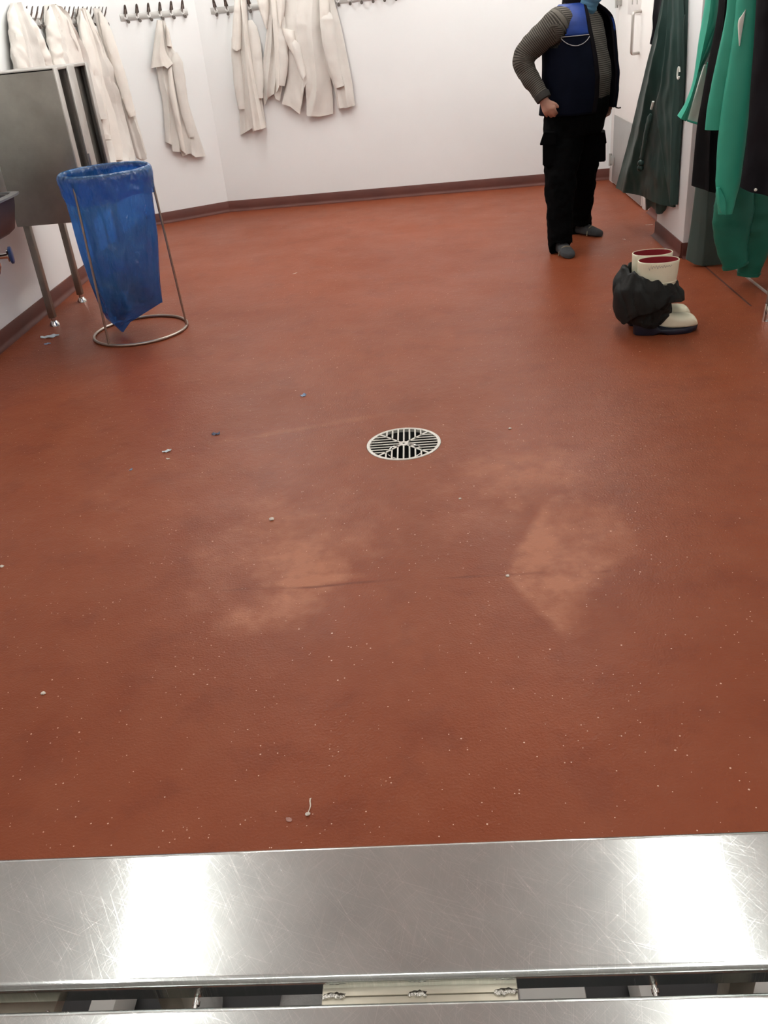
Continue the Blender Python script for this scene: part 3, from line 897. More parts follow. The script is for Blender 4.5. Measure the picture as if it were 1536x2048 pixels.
t = THING('knee_valve', 'chrome knee valve with a round blue push knob below the basin', 'valve', (XL, ky - 0.05, kz))
bm = B(); d_ = Vector((0.85, 0.30, 0)).normalized()
xs, ys = frame_of(d_)
loft(bm, [[Vector((kx, ky, kz)) + d_ * o_ + (xs * cos(a) + ys * sin(a)) * r_ for a in np.linspace(0, 2 * pi, 33)[:-1]] for o_, r_ in ((-0.012, 0.030), (-0.006, 0.046), (0.006, 0.046), (0.010, 0.040))])
OBJ('knob', bm, M['knob'], t)
bm = B(); p0 = Vector((kx, ky, kz)) - d_ * 0.012
loft(bm, [[p0 - d_ * o_ + (xs * cos(a) + ys * sin(a)) * r_ for a in np.linspace(0, 2 * pi, 21)[:-1]] for o_, r_ in ((0.0, 0.034), (0.006, 0.034), (0.008, 0.016), (0.05, 0.014), (0.05, 0.022), (0.12, 0.022))])
OBJ('valve_body', bm, M['chrome'], t)
bm = B(); e_ = p0 - d_ * 0.07
tube(bm, [e_, e_ + Vector((0, 0, -0.05)), e_ + Vector((-0.01, 0, -0.085)), e_ + Vector((-0.05, -0.01, -0.105)), (XL + 0.004, e_.y - 0.03, e_.z - 0.11)], [0.015, 0.018, 0.012, 0.011, 0.011], 12)
tube(bm, [p0 - d_ * 0.11, (XL + 0.003, ky - 0.10, kz)], 0.014, 12)
OBJ('pipe', bm, M['chrome'], t)

# ---- waste bag stand
BC = (-1.683, 4.935); RT, RB, ZT = 0.236, 0.270, 0.895
t = THING('bag_stand', 'round steel waste-bag stand with wire legs beside the cabinet', 'bag stand', (*BC, 0))
bm = B(); tube(bm, ring_pts((*BC, 0.0085), RB), 0.0085, 10, closed=True); OBJ('base_ring', bm, M['rod'], t)
bm = B(); tube(bm, ring_pts((*BC, ZT), RT), 0.007, 8, closed=True); OBJ('top_ring', bm, M['rod'], t)
for a in (radians(244), radians(4), radians(124)):
    bm = B(); ztop = ZT + (0.07 if a == radians(124) else -0.012)
    tube(bm, [(BC[0] + RB * cos(a), BC[1] + RB * sin(a), 0.012), (BC[0] + (RT + 0.005) * cos(a), BC[1] + (RT + 0.005) * sin(a), ztop)], 0.0065, 10)
    OBJ('leg', bm, M['rod'], t)
# ---- the blue bag
bm = B()
NS = 96; NR = 60
tipx = [(-0.185, 0.105), (-0.105, 0.006), (-0.045, 0.066), (0.16, 0.165)]


def zbot(x):
    return float(np.interp(x, [q[0] for q in tipx], [q[1] for q in tipx]))


rings = []
for i in range(NR):
    tt_ = i / (NR - 1)
    ring = []
    for k in range(NS):
        a = 2 * pi * k / NS
        R0 = np.interp(tt_, [0, 0.12, 0.3, 0.7, 1.0], [RT - 0.008, RT - 0.002, 0.226, 0.207, 0.20])
        wr_ = 0.011 * tt_ ** 0.5 * (nz(cos(a) * 3.1, sin(a) * 3.1, tt_ * 2.2) + 0.7 * nz(cos(a) * 7, sin(a) * 7, tt_ * 3.0)) + 0.006 * sin(a * 9 + 2 * tt_) * min(1, tt_ * 3)
        R0 += wr_
        xx = R0 * cos(a); yy = R0 * sin(a)
        shift = np.interp(tt_, [0, 1], [0, -0.012])
        flat_ = 1 - np.interp(tt_, [0, 0.72, 0.9, 1.0], [0, 0.08, 0.35, 0.985])
        xs_ = xx * np.interp(tt_, [0, 0.5, 1], [1, 0.97, 0.86])
        zb = zbot(xs_ + shift)
        z = ZT - 0.004 + (zb + 0.004 - ZT) * tt_
        ring.append(Vector((BC[0] + xs_ + shift, BC[1] + yy * flat_ - 0.02 * tt_, z)))
    rings.append(ring)
loft(bm, rings, cap=False)
bag = OBJ('waste_bag', bm, M['bag'], origin=(*BC, 0.05), smooth=80)
TAG(bag, 'translucent blue plastic waste bag hanging in the round wire stand', 'waste bag')
bm = B(); rings = []
for r_, z in ((RT - 0.010, ZT - 0.02), (RT - 0.009, ZT + 0.002), (RT, ZT + 0.0095), (RT + 0.010, ZT + 0.002)):
    rings.append([Vector((BC[0] + r_ * cos(a), BC[1] + r_ * sin(a), z)) for a in np.linspace(0, 2 * pi, NS + 1)[:-1]])
for i in range(1, 12):
    tt_ = i / 11
    ring = []
    for k in range(NS):
        a = 2 * pi * k / NS
        hang = 0.125 + 0.02 * nz(cos(a) * 1.5, sin(a) * 1.5, 3) + 0.012 * sin(3 * a + 1)
        rr_ = RT + 0.0145 + 0.004 * min(1, tt_ * 4) + 0.005 * nz(cos(a) * 5, sin(a) * 5, tt_ * 3) + 0.004 * tt_ * sin(17 * a + 3 * nz(cos(a) * 2, sin(a) * 2)) - 0.012 * tt_
        ring.append(Vector((BC[0] + rr_ * cos(a), BC[1] + rr_ * sin(a), ZT - hang * tt_)))
    rings.append(ring)
loft(bm, rings, cap=False)
OBJ('folded_rim', bm, M['bag'], bag, smooth=80)
for wi, (dx, dy, dz, sc_) in enumerate(((-0.020, -0.02, 0.335, (0.150, 0.115, 0.085)), (0.055, -0.02, 0.215, (0.085, 0.055, 0.045)), (-0.092, -0.02, 0.160, (0.055, 0.032, 0.085)))):
    bm = B(); bmesh.ops.create_icosphere(bm, subdivisions=5, radius=1.0)
    for v in bm.verts:
        q = v.co.copy(); f = 0.86 + 0.16 * nz(q.x * 2.2 + wi * 5, q.y * 2.2, q.z * 2.2) + 0.14 * abs(nz(q.x * 5, q.y * 5, q.z * 5 + wi))
        v.co = Vector((BC[0] + dx + q.x * sc_[0] * f, BC[1] + dy + q.y * sc_[1] * f, dz + q.z * sc_[2] * f))
    o = OBJ('crumpled_waste', bm, M['wastecloth'], origin=(BC[0] + dx, BC[1] + dy, dz), smooth=25)
    TAG(o, ('crumpled blue waste, topmost and biggest lump inside the blue bag', 'crumpled blue waste, right-hand lower lump inside the blue bag', 'wad of blue waste down in the pointed tip of the blue bag')[wi], 'waste', 'waste inside the blue bag')

# ================================================================== HOOK RAILS
def make_rail(label):
    root = THING('hook_rail', label, 'hook rail', (0, 0, 0), 'coat hook rails')
    Ln = 0.575
    bm = B(); box(bm, (-Ln / 2, -0.006, -0.024), (Ln / 2, 0.0, 0.024), 0.0015); OBJ('plate', bm, M['plate'], root, local=True)
    for k in range(6):
        x = -Ln / 2 + 0.045 + k * (Ln - 0.09) / 5
        bm = B(); tube(bm, [(x - 0.004, -0.006, 0.006), (x - 0.002, -0.020, 0.024), (x, -0.040, 0.056)], [0.006, 0.006, 0.005], 10)
        pg = OBJ('upper_peg', bm, M['peg_steel'], root, local=True)
        bm = B(); loft(bm, [[Vector((x + wx * cos(a), py + 0.0065 * sin(a) * 0.8, pz + 0.0065 * sin(a) * -0.5)) for a in np.linspace(0, 2 * pi, 17)[:-1]] for py, pz, wx in ((-0.021, 0.026, 0.0165), (-0.034, 0.050, 0.0135), (-0.046, 0.074, 0.0105), (-0.050, 0.083, 0.0080), (-0.051, 0.086, 0.0040))]); OBJ('peg_tip', bm, M['peg'], pg, local=True)
        bm = B(); tube(bm, [(x + 0.006, -0.004, -0.022), (x + 0.008, -0.028, -0.034), (x + 0.008, -0.040, -0.034)], [0.007, 0.0105, 0.0125], 12); OBJ('lower_knob', bm, M['peg'], root, local=True)
        bm = B(); tube(bm, [(x, -0.005, 0.0), (x, -0.0085, 0.0)], [0.0155, 0.0145], 16)
        sc2 = OBJ('screw_cap', bm, M['screw'], root, local=True)
        bm = B(); tube(bm, [(x, -0.008, 0.0), (x, -0.0092, 0.0)], [0.0090, 0.0085], 12); OBJ('screw', bm, M['plate'], sc2, local=True)
    return root


ZR = 1.640
NC = np.array([YB - YC, -(XC - XL)]); NC = NC / np.linalg.norm(NC)      # normal of the corner wall
TC = np.array([XC - XL, YB - YC]); TC = TC / np.linalg.norm(TC)
rail = make_rail('grey six-peg hook rail on the corner wall with a single coat')
ang_c = math.atan2(TC[1], TC[0])
pc = np.array([XL, YC]) + TC * 0.418
rail.location = (pc[0] + NC[0] * 0.001, pc[1] + NC[1] * 0.001, ZR + 0.008); rail.rotation_euler = (0, 0, ang_c)
dup(rail, (-1.385, YB - 0.001, ZR - 0.003), 0, 'grey six-peg hook rail on the back wall nearest the corner')
dup(rail, (-0.345, YB - 0.001, ZR - 0.018), 0, 'grey six-peg hook rail on the back wall right of all the coats')
for yc, lab in ((6.62, 'grey hook rail on the left wall, the one nearest the camera'), (7.24, 'grey hook rail on the left wall, the middle of three'), (7.83, 'grey hook rail on the left wall, the one nearest the corner')):
    dup(rail, (XL + 0.001, yc, ZR + 0.005), pi / 2, lab)

# ================================================================== WHITE COATS
GW = 'white work coats on the hooks'


def coat(label, pl, u, z=ZR, name='lab_coat', cat='coat', group=GW):
    p = pl.w(u, z, 0.03)
    return THING(name, label, cat, p, group)


PW = Plane((XC, YB), (0, -1), 0.06)
PCn = Plane((XL, YC), NC, 0.05)
PLw = Plane((XL, 0), (1, 0), 0.10)
# single coat on the corner wall
t = coat('white work coat hanging alone on the corner wall rail', PCn, 0.45)
drape('body', PCn, [(317, 40), (313, 80), (312, 120), (318, 165), (326, 205), (332, 285)], [(331, 40), (344, 90), (357, 118), (366, 165), (380, 215), (411, 312)], M['cotton'], t,
      hem=[(332, 284), (344, 290), (345, 303), (361, 304), (365, 313), (378, 306), (389, 314), (411, 312)], bulge=0.05, fold=0.026, nf=6, seed=3, twist=0.4)
drape('shoulder_flap', PCn, [(316, 40), (308, 100), (304, 134)], [(325, 42), (331, 100), (346, 128)], M['cotton_b'], t, hem=[(304, 136), (326, 132), (333, 137), (346, 127)], bulge=0.05, d0=0.06, fold=0.012, nf=3, seed=5, nr=30, nc=24)
drape('pocket_lining', PCn, [(332, 50), (334, 92)], [(338, 60), (345, 94)], M['cotton_b'], t, bulge=0.02, d0=0.075, fold=0.004, nf=2, seed=8, nr=14, nc=12)
sleeve('sleeve', PCn, [(350, 105), (358, 150), (366, 200), (376, 245), (384, 274)], [0.052, 0.05, 0.046, 0.042, 0.028], [0.06, 0.075], M['cotton'], t, 2)
drape('front_edge', PCn, [(336, 140), (340, 190), (350, 240), (362, 300)], [(344, 132), (350, 180), (360, 235), (372, 308)], M['cotton_b'], t, bulge=0.03, d0=0.065, fold=0.006, nf=2, seed=11, nr=30, nc=14)

# back wall, first
t = coat('narrow white coat, leftmost on the back wall', PW, 0.21)
drape('body', PW, [(468, -14), (467, 60), (472, 120), (477, 200), (480, 271)], [(492, -14), (497, 50), (512, 110), (524, 200), (532, 256)], M['cotton'], t,
      hem=[(480, 271), (505, 256), (507, 262), (532, 255)], bulge=0.06, fold=0.028, nf=5, seed=21)
drape('shoulder_flap', PW, [(470, -10), (465, 50), (464, 94)], [(480, -8), (483, 50), (482, 90)], M['cotton_b'], t, hem=[(464, 95), (474, 102), (482, 98)], bulge=0.05, d0=0.07, fold=0.01, nf=2, seed=22, nr=26, nc=20)
drape('front_edge', PW, [(480, 0), (488, 80), (494, 160), (506, 262)], [(490, -2), (498, 80), (510, 160), (530, 256)], M['cotton_b'], t, bulge=0.04, d0=0.08, fold=0.012, nf=3, seed=23, nr=36, nc=18)
sleeve('sleeve', PW, [(500, 40), (510, 90), (517, 150), (519, 196)], [0.05, 0.05, 0.045, 0.03], [0.05, 0.07], M['cotton'], t, 4)
sleeve('sleeve', PW, [(470, 60), (474, 120), (479, 180), (484, 218)], [0.035, 0.045, 0.045, 0.03], [0.05, 0.06], M['cotton'], t, 6)
# second
t = coat('white coat second from left on the back wall, its cuff hanging at the hem', PW, 0.48)
drape('body', PW, [(536, -14), (533, 60), (525, 130), (524, 170), (527, 208)], [(552, -14), (560, 60), (568, 110), (570, 150), (568, 196)], M['cotton'], t,
      hem=[(527, 207), (530, 211), (536, 196), (549, 187), (552, 198), (560, 202)], bulge=0.06, fold=0.024, nf=5, seed=31)
drape('lapel', PW, [(512, -12), (517, 14), (531, 56)], [(536, -12), (537, 20), (534, 58)], M['cotton_b'], t, bulge=0.03, d0=0.07, fold=0.006, nf=2, seed=32, nr=22, nc=16)
drape('front_edge', PW, [(540, -10), (546, 60), (550, 120), (553, 186)], [(553, -10), (558, 40), (562, 100), (560, 170)], M['cotton_b'], t, bulge=0.03, d0=0.08, fold=0.01, nf=2, seed=33, nr=30, nc=14)
sleeve('sleeve', PW, [(556, 20), (562, 80), (566, 130), (562, 171)], [0.05, 0.055, 0.048, 0.028], [0.07, 0.09], M['cotton'], t, 7)
# third, the big one
t = coat('broadest white coat on the back wall, its hem split by a centre vent', PW, 0.93)
drape('body', PW, [(560, -14), (566, 50), (572, 110), (573, 160), (564, 208)], [(640, -14), (645, 60), (656, 130), (664, 180), (666, 228)], M['cotton'], t,
      hem=[(564, 208), (581, 213), (600, 228), (606, 196), (611, 163), (613, 196), (614, 231), (640, 233), (666, 228)], bulge=0.08, fold=0.022, nf=5, seed=41, nr=70, nc=80, hp=6)
drape('lapel', PW, [(552, -12), (556, 30), (560, 54)], [(570, -12), (568, 24), (562, 54)], M['cotton_b'], t, bulge=0.03, d0=0.10, fold=0.006, nf=2, seed=42, nr=20, nc=14)
drape('pocket_lining', PW, [(563, 55), (574, 88), (584, 107)], [(588, 62), (592, 90), (595, 106)], M['cotton_b'], t, bulge=0.03, d0=0.095, fold=0.005, nf=2, seed=43, nr=20, nc=16)
drape('back_fold', PW, [(572, 60), (586, 110), (600, 150)], [(600, 90), (608, 130), (612, 152)], M['cotton'], t, hem=[(600, 152), (606, 160), (612, 150)], bulge=0.03, d0=0.10, fold=0.006, nf=1, seed=44, nr=26, nc=14)
# fourth
t = coat('white coat rightmost on the back wall, one sleeve hanging in front', PW, 1.27)
drape('body', PW, [(636, -14), (642, 70), (652, 130), (668, 175), (675, 215)], [(664, -14), (680, 45), (694, 112), (704, 165), (710, 212)], M['cotton'], t,
      hem=[(675, 216), (692, 215), (710, 211)], bulge=0.07, fold=0.020, nf=4, seed=51)
drape('lapel', PW, [(640, -12), (640, 40), (648, 80)], [(658, -12), (658, 40), (650, 82)], M['cotton_b'], t, bulge=0.03, d0=0.09, fold=0.006, nf=2, seed=52, nr=20, nc=14)
sleeve('sleeve', PW, [(652, 20), (658, 80), (668, 130), (680, 174)], [0.06, 0.062, 0.055, 0.035], [0.09, 0.10], M['cotton'], t, 9)

# left wall
def wallcoat(label, ym, L, R, sl, hem=None, seed=0, edges=(), dd=0.03, pl=None, fold=0.048, nf=9):
    pl = pl or PLw
    t = coat(label, pl, ym)
    drape('body', pl, L, R, M['cotton'], t, hem=hem, bulge=0.05, d0=dd, fold=fold, nf=nf, seed=seed, twist=0.3, fold_top=0.5, crumple=0.012)
    for k, (p, wd, dp) in enumerate(sl):
        sleeve('sleeve', pl, p, wd, dp, M['cotton_b'], t, seed + 3 + k, flat=0.5, wr=0.2)
    for k, (l, r, h) in enumerate(edges):
        drape('front_edge', pl, l, r, M['cotton_b'], t, hem=h, bulge=0.03, d0=0.06, fold=0.012, nf=3, seed=seed + 9 + k, nr=36, nc=18)
    return t


wallcoat('white coat nearest the camera on the left wall, above the cabinet', 6.45,
         [(31, 5), (23, 30), (28, 70), (36, 140), (50, 240)], [(40, 4), (56, 22), (72, 55), (108, 134), (150, 240)],
         [([(27, 14), (30, 50), (38, 100), (52, 190)], [0.03, 0.07, 0.08, 0.06], [0.05, 0.07]), ([(42, 8), (58, 45), (80, 95), (112, 180)], [0.03, 0.07, 0.08, 0.06], [0.06, 0.07])], seed=61)
wallcoat('white coat second along the left wall, a sleeve end resting on the cabinet top', 7.05,
         [(98, 9), (97, 40), (101, 86), (112, 150), (130, 240)], [(107, 8), (128, 22), (143, 57), (160, 85), (178, 126), (205, 240)],
         [([(101, 14), (104, 50), (112, 100), (124, 170)], [0.03, 0.08, 0.08, 0.06], [0.05, 0.06])],
         seed=71, edges=(([(108, 10), (122, 60), (132, 126)], [(116, 10), (146, 60), (170, 121)], [(131, 128), (150, 127), (168, 124)]),))
wallcoat('long white coat third along the left wall, reaching down behind the blue bag', 7.6,
         [(158, 17), (163, 60), (173, 110), (182, 160), (196, 240), (208, 345)], [(170, 16), (186, 42), (206, 84), (228, 160), (252, 232), (268, 300), (274, 345)],
         [([(162, 22), (172, 80), (190, 160), (206, 240), (214, 280)], [0.03, 0.08, 0.09, 0.08, 0.05], [0.06, 0.07])],
         seed=81, edges=(([(168, 18), (186, 90), (206, 170), (232, 320)], [(178, 20), (206, 90), (230, 170), (260, 320)], None),))
PLc = Plane((-2.445, 7.75), (0.86, -0.51), 0.05)
wallcoat('white coat nearest the corner on the left wall, cuff beside the blue bag', 0.0,
         [(190, 16), (200, 60), (226, 150), (256, 240), (276, 316)], [(203, 18), (216, 60), (246, 160), (276, 250), (293, 306)],
         [([(199, 22), (218, 80), (240, 150), (256, 205), (265, 232)], [0.03, 0.05, 0.055, 0.05, 0.035], [0.05, 0.07])], hem=[(276, 316), (283, 321), (293, 307)], seed=91, dd=0.02, pl=PLc, fold=0.014, nf=3)

# ================================================================== RIGHT SIDE: RACK AND WATERPROOFS
t = THING('coat_rack', 'steel coat rack along the right wall, its foot at the right edge', 'coat rack', (1.72, 4.9, 0))
bm = B(); box(bm, (1.672, 5.535, 0.02), (1.74, 5.595, 1.90), 0.004); OBJ('upright', bm, M['post'], t)
bm = B(); tube(bm, [(1.708, 4.315, 0.02), (1.708, 4.315, 1.90)], 0.024, 20); lg = OBJ('upright', bm, M['rack_steel'], t)
bm = B(); lathe(bm, [(0.026, 0.085), (0.028, 0.08), (0.030, 0.02), (0.034, 0.0), (0.001, 0.0)], (1.708, 4.315, 0), 24); OBJ('foot', bm, M['chrome'], lg)
bm = B(); box(bm, (1.69, 4.28, 1.86), (1.73, 5.6, 1.90), 0.004); OBJ('rail', bm, M['rack_steel'], t)
for y, px_ in ((5.44, 1443), (5.34, 1435), (5.22, 1457), (5.03, 1500), (4.93, 1497), (4.72, 1549)):
    p_ = ony(px_, -105, y + 0.02)
    bm = B(); tube(bm, [(1.71, y, 1.865), (1.71 + (p_[0] - 1.71) * 0.6, y, 1.845), (p_[0], y, p_[2] + 0.05), (p_[0], y - 0.02, p_[2] - 0.01), (p_[0], y - 0.035, p_[2] + 0.01)], 0.006, 8); OBJ('hook', bm, M['rack_steel'], t)

GC = 'waterproofs and coats on the right'


def hang(name, label, p, cat='coat', group=GC): return THING(name, label, cat, p, group)


# dark green raincoat on the pier
a_, b_ = onz(1343, 414, 0.27), onz(1230, 375, 0.27)
dv = b_ - a_; PRn = Plane((a_[0], a_[1]), (-dv[1], dv[0]), 0.06)
PRn.P = PRn.P - PRn.n * 0.05
t = hang('raincoat', 'long dark green waterproof coat hanging from the white pier before the door', PRn.w(-0.3, 1.9, 0.04))
bm = B(); box(bm, (XP - 0.008, 5.82, 1.62), (XP, 6.12, 1.70), 0.002)
hk = OBJ('hook_plate', bm, M['plate'], origin=(XP, 5.97, 1.66)); TAG(hk, 'small steel hook plate high on the white pier above the dark green coat', 'hook plate')
drape('body', PRn, [(1335, -90), (1322, 0), (1308, 62), (1286, 150), (1262, 252), (1229, 376)], [(1356, -90), (1358, 0), (1364, 100), (1361, 200), (1354, 300), (1345, 414)], M['rain'], t,
      hem=[(1229, 376), (1284, 393), (1345, 415)], bulge=0.014, d0=0.045, fold=0.026, nf=3, seed=107, nr=60, nc=60, crumple=0.007, fold_top=0.5)
drape('front_flap', PRn, [(1338, -60), (1333, 60), (1322, 160), (1310, 215), (1322, 300), (1340, 408)], [(1354, -60), (1359, 60), (1359, 160), (1354, 260), (1350, 330), (1347, 410)], M['rain'], t, bulge=0.03, d0=0.07, fold=0.018, nf=2, seed=103, nr=44, nc=24, crumple=0.006)
drape('side_fold', PRn, [(1354, -70), (1359, 60), (1358, 180), (1352, 300), (1345, 405)], [(1372, -70), (1375, 60), (1374, 170), (1368, 260), (1356, 350)], M['rain'], t, bulge=0.03, d0=0.012, fold=0.02, nf=4, seed=104, nr=44, nc=18, crumple=0.006)
drape('inner_layer', PRn, [(1290, 360), (1290, 420)], [(1336, 380), (1329, 428)], M['rain'], t, hem=[(1290, 421), (1302, 412), (1322, 429), (1328, 420)], bulge=0.02, d0=0.012, fold=0.01, nf=3, seed=105, nr=14, nc=20)
sleeve('strap', PRn, [(1302, 228), (1293, 262), (1286, 300), (1283, 318)], [0.030, 0.026, 0.022, 0.024], [0.085, 0.085], M['rain'], t, 5, flat=0.35, cuff=False)
for q in ((1282, 326), (1281, 336)):
    bm = B(); u_, z_ = PRn.px(q, 0.09); bmesh.ops.create_uvsphere(bm, u_segments=14, v_segments=8, radius=0.022, matrix=Matrix.Translation(PRn.w(u_, z_, 0.09)))
    OBJ('toggle', bm, M['rain'], t)
for q in ((1306, 210),):
    bm = B(); u_, z_ = PRn.px(q, 0.11); tube(bm, [PRn.w(u_, z_ + 0.02, 0.11), PRn.w(u_ - 0.02, z_ - 0.025, 0.11)], 0.008, 8); OBJ('clip', bm, M['cotton_lining'], t)
bm = B(); u_, z_ = PRn.px((1357, 146), 0.09)
tube(bm, [PRn.w(u_ + 0.012 * cos(a), z_ + 0.032 * sin(a), 0.09) for a in np.linspace(0.2, 2 * pi - 0.6, 20)], 0.005, 8); bk = OBJ('buckle', bm, M['cotton_lining'], t)
bm = B(); tube(bm, [PRn.w(u_ + 0.005, z_ + 0.035, 0.09), PRn.w(u_ + 0.002, z_ + 0.10, 0.088), PRn.w(u_, z_ + 0.30, 0.08)], 0.004, 8); OBJ('cord', bm, M['rain'], bk)
# black coat behind it
PBk = Plane((1.60, 6.35), (-1, -0.25), 0.03)
t = hang('black_coat', 'black coat hanging behind the dark green waterproof, next to the door edge', PBk.w(0, 1.9, 0.03))
drape('body', PBk, [(1318, -80), (1312, 0), (1309, 50), (1305, 75)], [(1345, -80), (1345, 0), (1345, 60), (1345, 140)], M['navyblack'], t, bulge=0.05, fold=0.02, nf=4, seed=107, nr=30, nc=24)

# rack garments: each hangs on a plane across the rack
def PY(y, nx=-0.25, x=1.6): return Plane((x, y), (nx, -1), 0.03)


pA = PY(5.34)
t = hang('green_jacket', 'bright green waterproof jacket on the rack, leftmost, with pale lining showing', pA.w(0, 1.93, 0.03))
drape('body', pA, [(1424, -120), (1411, 0), (1398, 80), (1387, 160), (1372, 205), (1356, 232)], [(1446, -120), (1440, 0), (1433, 50), (1418, 100), (1404, 140), (1375, 240)], M['green'], t,
      hem=[(1355, 232), (1371, 241), (1375, 240)], bulge=0.06, d0=0.06, fold=0.014, nf=2, seed=111, crumple=0.008)
drape('lining', pA, [(1408, 130), (1392, 180), (1374, 240)], [(1416, 130), (1410, 190), (1398, 248)], M['cotton_lining'], t, bulge=0.012, d0=0.03, fold=0.004, nf=2, seed=112, nr=24, nc=14)
drape('back_edge', pA, [(1414, 125), (1407, 190), (1397, 246)], [(1420, 125), (1412, 180), (1401, 256)], M['green'], t, bulge=0.02, d0=0.04, fold=0.004, nf=1, seed=113, nr=24, nc=8)
drape('hem_band', pA, [(1373, 239), (1374, 243)], [(1398, 246), (1398, 250)], M['green'], t, bulge=0.01, d0=0.045, fold=0.0, nf=1, seed=114, nr=4, nc=14)
drape('lapel', pA, [(1430, 52), (1414, 88), (1398, 128)], [(1434, 62), (1420, 104), (1394, 158)], M['green_thin'], t, bulge=0.02, d0=0.10, fold=0.004, nf=1, seed=115, nr=24, nc=10)
pB = PY(5.22)
t = hang('charcoal_coat', 'charcoal coat on the rack between the two green jackets', pB.w(0.05, 1.93, 0.03))
drape('body', pB, [(1442, -120), (1438, 0), (1430, 60), (1418, 120), (1404, 200), (1394, 260), (1384, 372)], [(1472, -120), (1470, 0), (1466, 100), (1470, 200), (1475, 300), (1478, 390)], M['char'], t,
      hem=[(1383, 372), (1410, 378), (1430, 384), (1478, 396)], bulge=0.08, d0=0.03, fold=0.03, nf=4, seed=121)
pE = PY(5.44, -0.12)
t = hang('rubber_apron', 'grey-green waterproof apron on the rack, its lower half showing beside the dark post', pE.w(0.1, 1.93, 0.02), 'apron')
drape('body', pE, [(1428, -120), (1412, 100), (1396, 330), (1384, 440), (1372, 519)], [(1458, -120), (1456, 100), (1452, 330), (1452, 440), (1455, 531)], M['apron'], t,
      hem=[(1372, 519), (1388, 526), (1455, 532)], bulge=0.045, d0=0.01, fold=0.02, nf=2, seed=131, crumple=0.004)
pG = PY(5.03, -0.1)
t = hang('green_overalls', 'thin dark green overalls with gathered ankle cuffs hanging lowest on the rack', pG.w(0.15, 1.93, 0.02), 'overalls')
drape('body', pG, [(1480, -120), (1474, 100), (1466, 280), (1458, 360)], [(1520, -120), (1530, 100), (1545, 280), (1560, 380)], M['green_thin'], t, bulge=0.06, d0=0.02, fold=0.02, nf=3, seed=141, nr=40, nc=24)
sleeve('trouser_leg', pG, [(1474, 340), (1468, 420), (1464, 480), (1470, 522), (1472, 534)], [0.085, 0.10, 0.105, 0.085, 0.06], [0.10, 0.10], M['green_thin'], t, 21, flat=0.55, wr=0.09, cufflen=0.03)
sleeve('trouser_leg', pG, [(1512, 370), (1512, 430), (1508, 490), (1500, 535), (1496, 552)], [0.09, 0.105, 0.105, 0.08, 0.055], [0.05, 0.05], M['green_thin'], t, 22, flat=0.5, wr=0.10, cufflen=0.03)
pC = PY(4.93, -0.3)
t = hang('green_jacket', 'bright green waterproof jacket on the rack with one short and one long sleeve', pC.w(0.1, 1.93, 0.03))
drape('body', pC, [(1478, -120), (1478, 0), (1478, 60), (1484, 110)], [(1516, -120), (1512, 0), (1508, 60), (1502, 130)], M['green'], t, bulge=0.05, d0=0.02, fold=0.01, nf=2, seed=151, nr=30, nc=20)
sleeve('sleeve', pC, [(1478, -60), (1470, 30), (1456, 120), (1440, 205), (1433, 259)], [0.045, 0.040, 0.052, 0.058, 0.056], [0.13, 0.12], M['green'], t, 23, flat=0.5, wr=0.03, cuff=False)
sleeve('sleeve', pC, [(1500, -60), (1495, 30), (1484, 130), (1468, 240), (1458, 340), (1453, 400), (1450, 428)], [0.055, 0.055, 0.062, 0.066, 0.066, 0.062, 0.035], [0.15, 0.17], M['green'], t, 24, flat=0.5, wr=0.03, cuff=False)
drape('lining', pC, [(1484, 30), (1476, 46), (1478, 92)], [(1492, 18), (1487, 46), (1480, 92)], M['cotton_lining'], t, bulge=0.01, d0=0.19, fold=0.002, nf=1, seed=153, nr=16, nc=8)
drape('gathered_cuff', pC, [(1432, 376), (1433, 404), (1440, 425)], [(1440, 376), (1452, 404), (1452, 430)], M['green'], t, bulge=0.03, d0=0.20, fold=0.008, nf=3, seed=154, nr=16, nc=14)
pD = PY(4.72, -0.3)
t = hang('black_raincoat', 'black coat at the right edge, a pale press stud near its hem', pD.w(0.15, 1.93, 0.03))
drape('body', pD, [(1518, -120), (1513, 0), (1507, 100), (1501, 180), (1494, 280), (1480, 374)], [(1580, -120), (1590, 0), (1600, 120), (1610, 250), (1625, 395)], M['navyblack'], t, hem=[(1480, 374), (1500, 381), (1560, 392), (1625, 402)], bulge=0.10, d0=0.03, fold=0.035, nf=4, seed=161, crumple=0.012)
u_, z_ = pD.px((1510, 373)); bm = B(); bmesh.ops.create_uvsphere(bm, u_segments=16, v_segments=10, radius=0.0075, matrix=Matrix.Translation(pD.w(u_, z_, 0.115)))
OBJ('press_stud', bm, M['cotton_lining'], t)

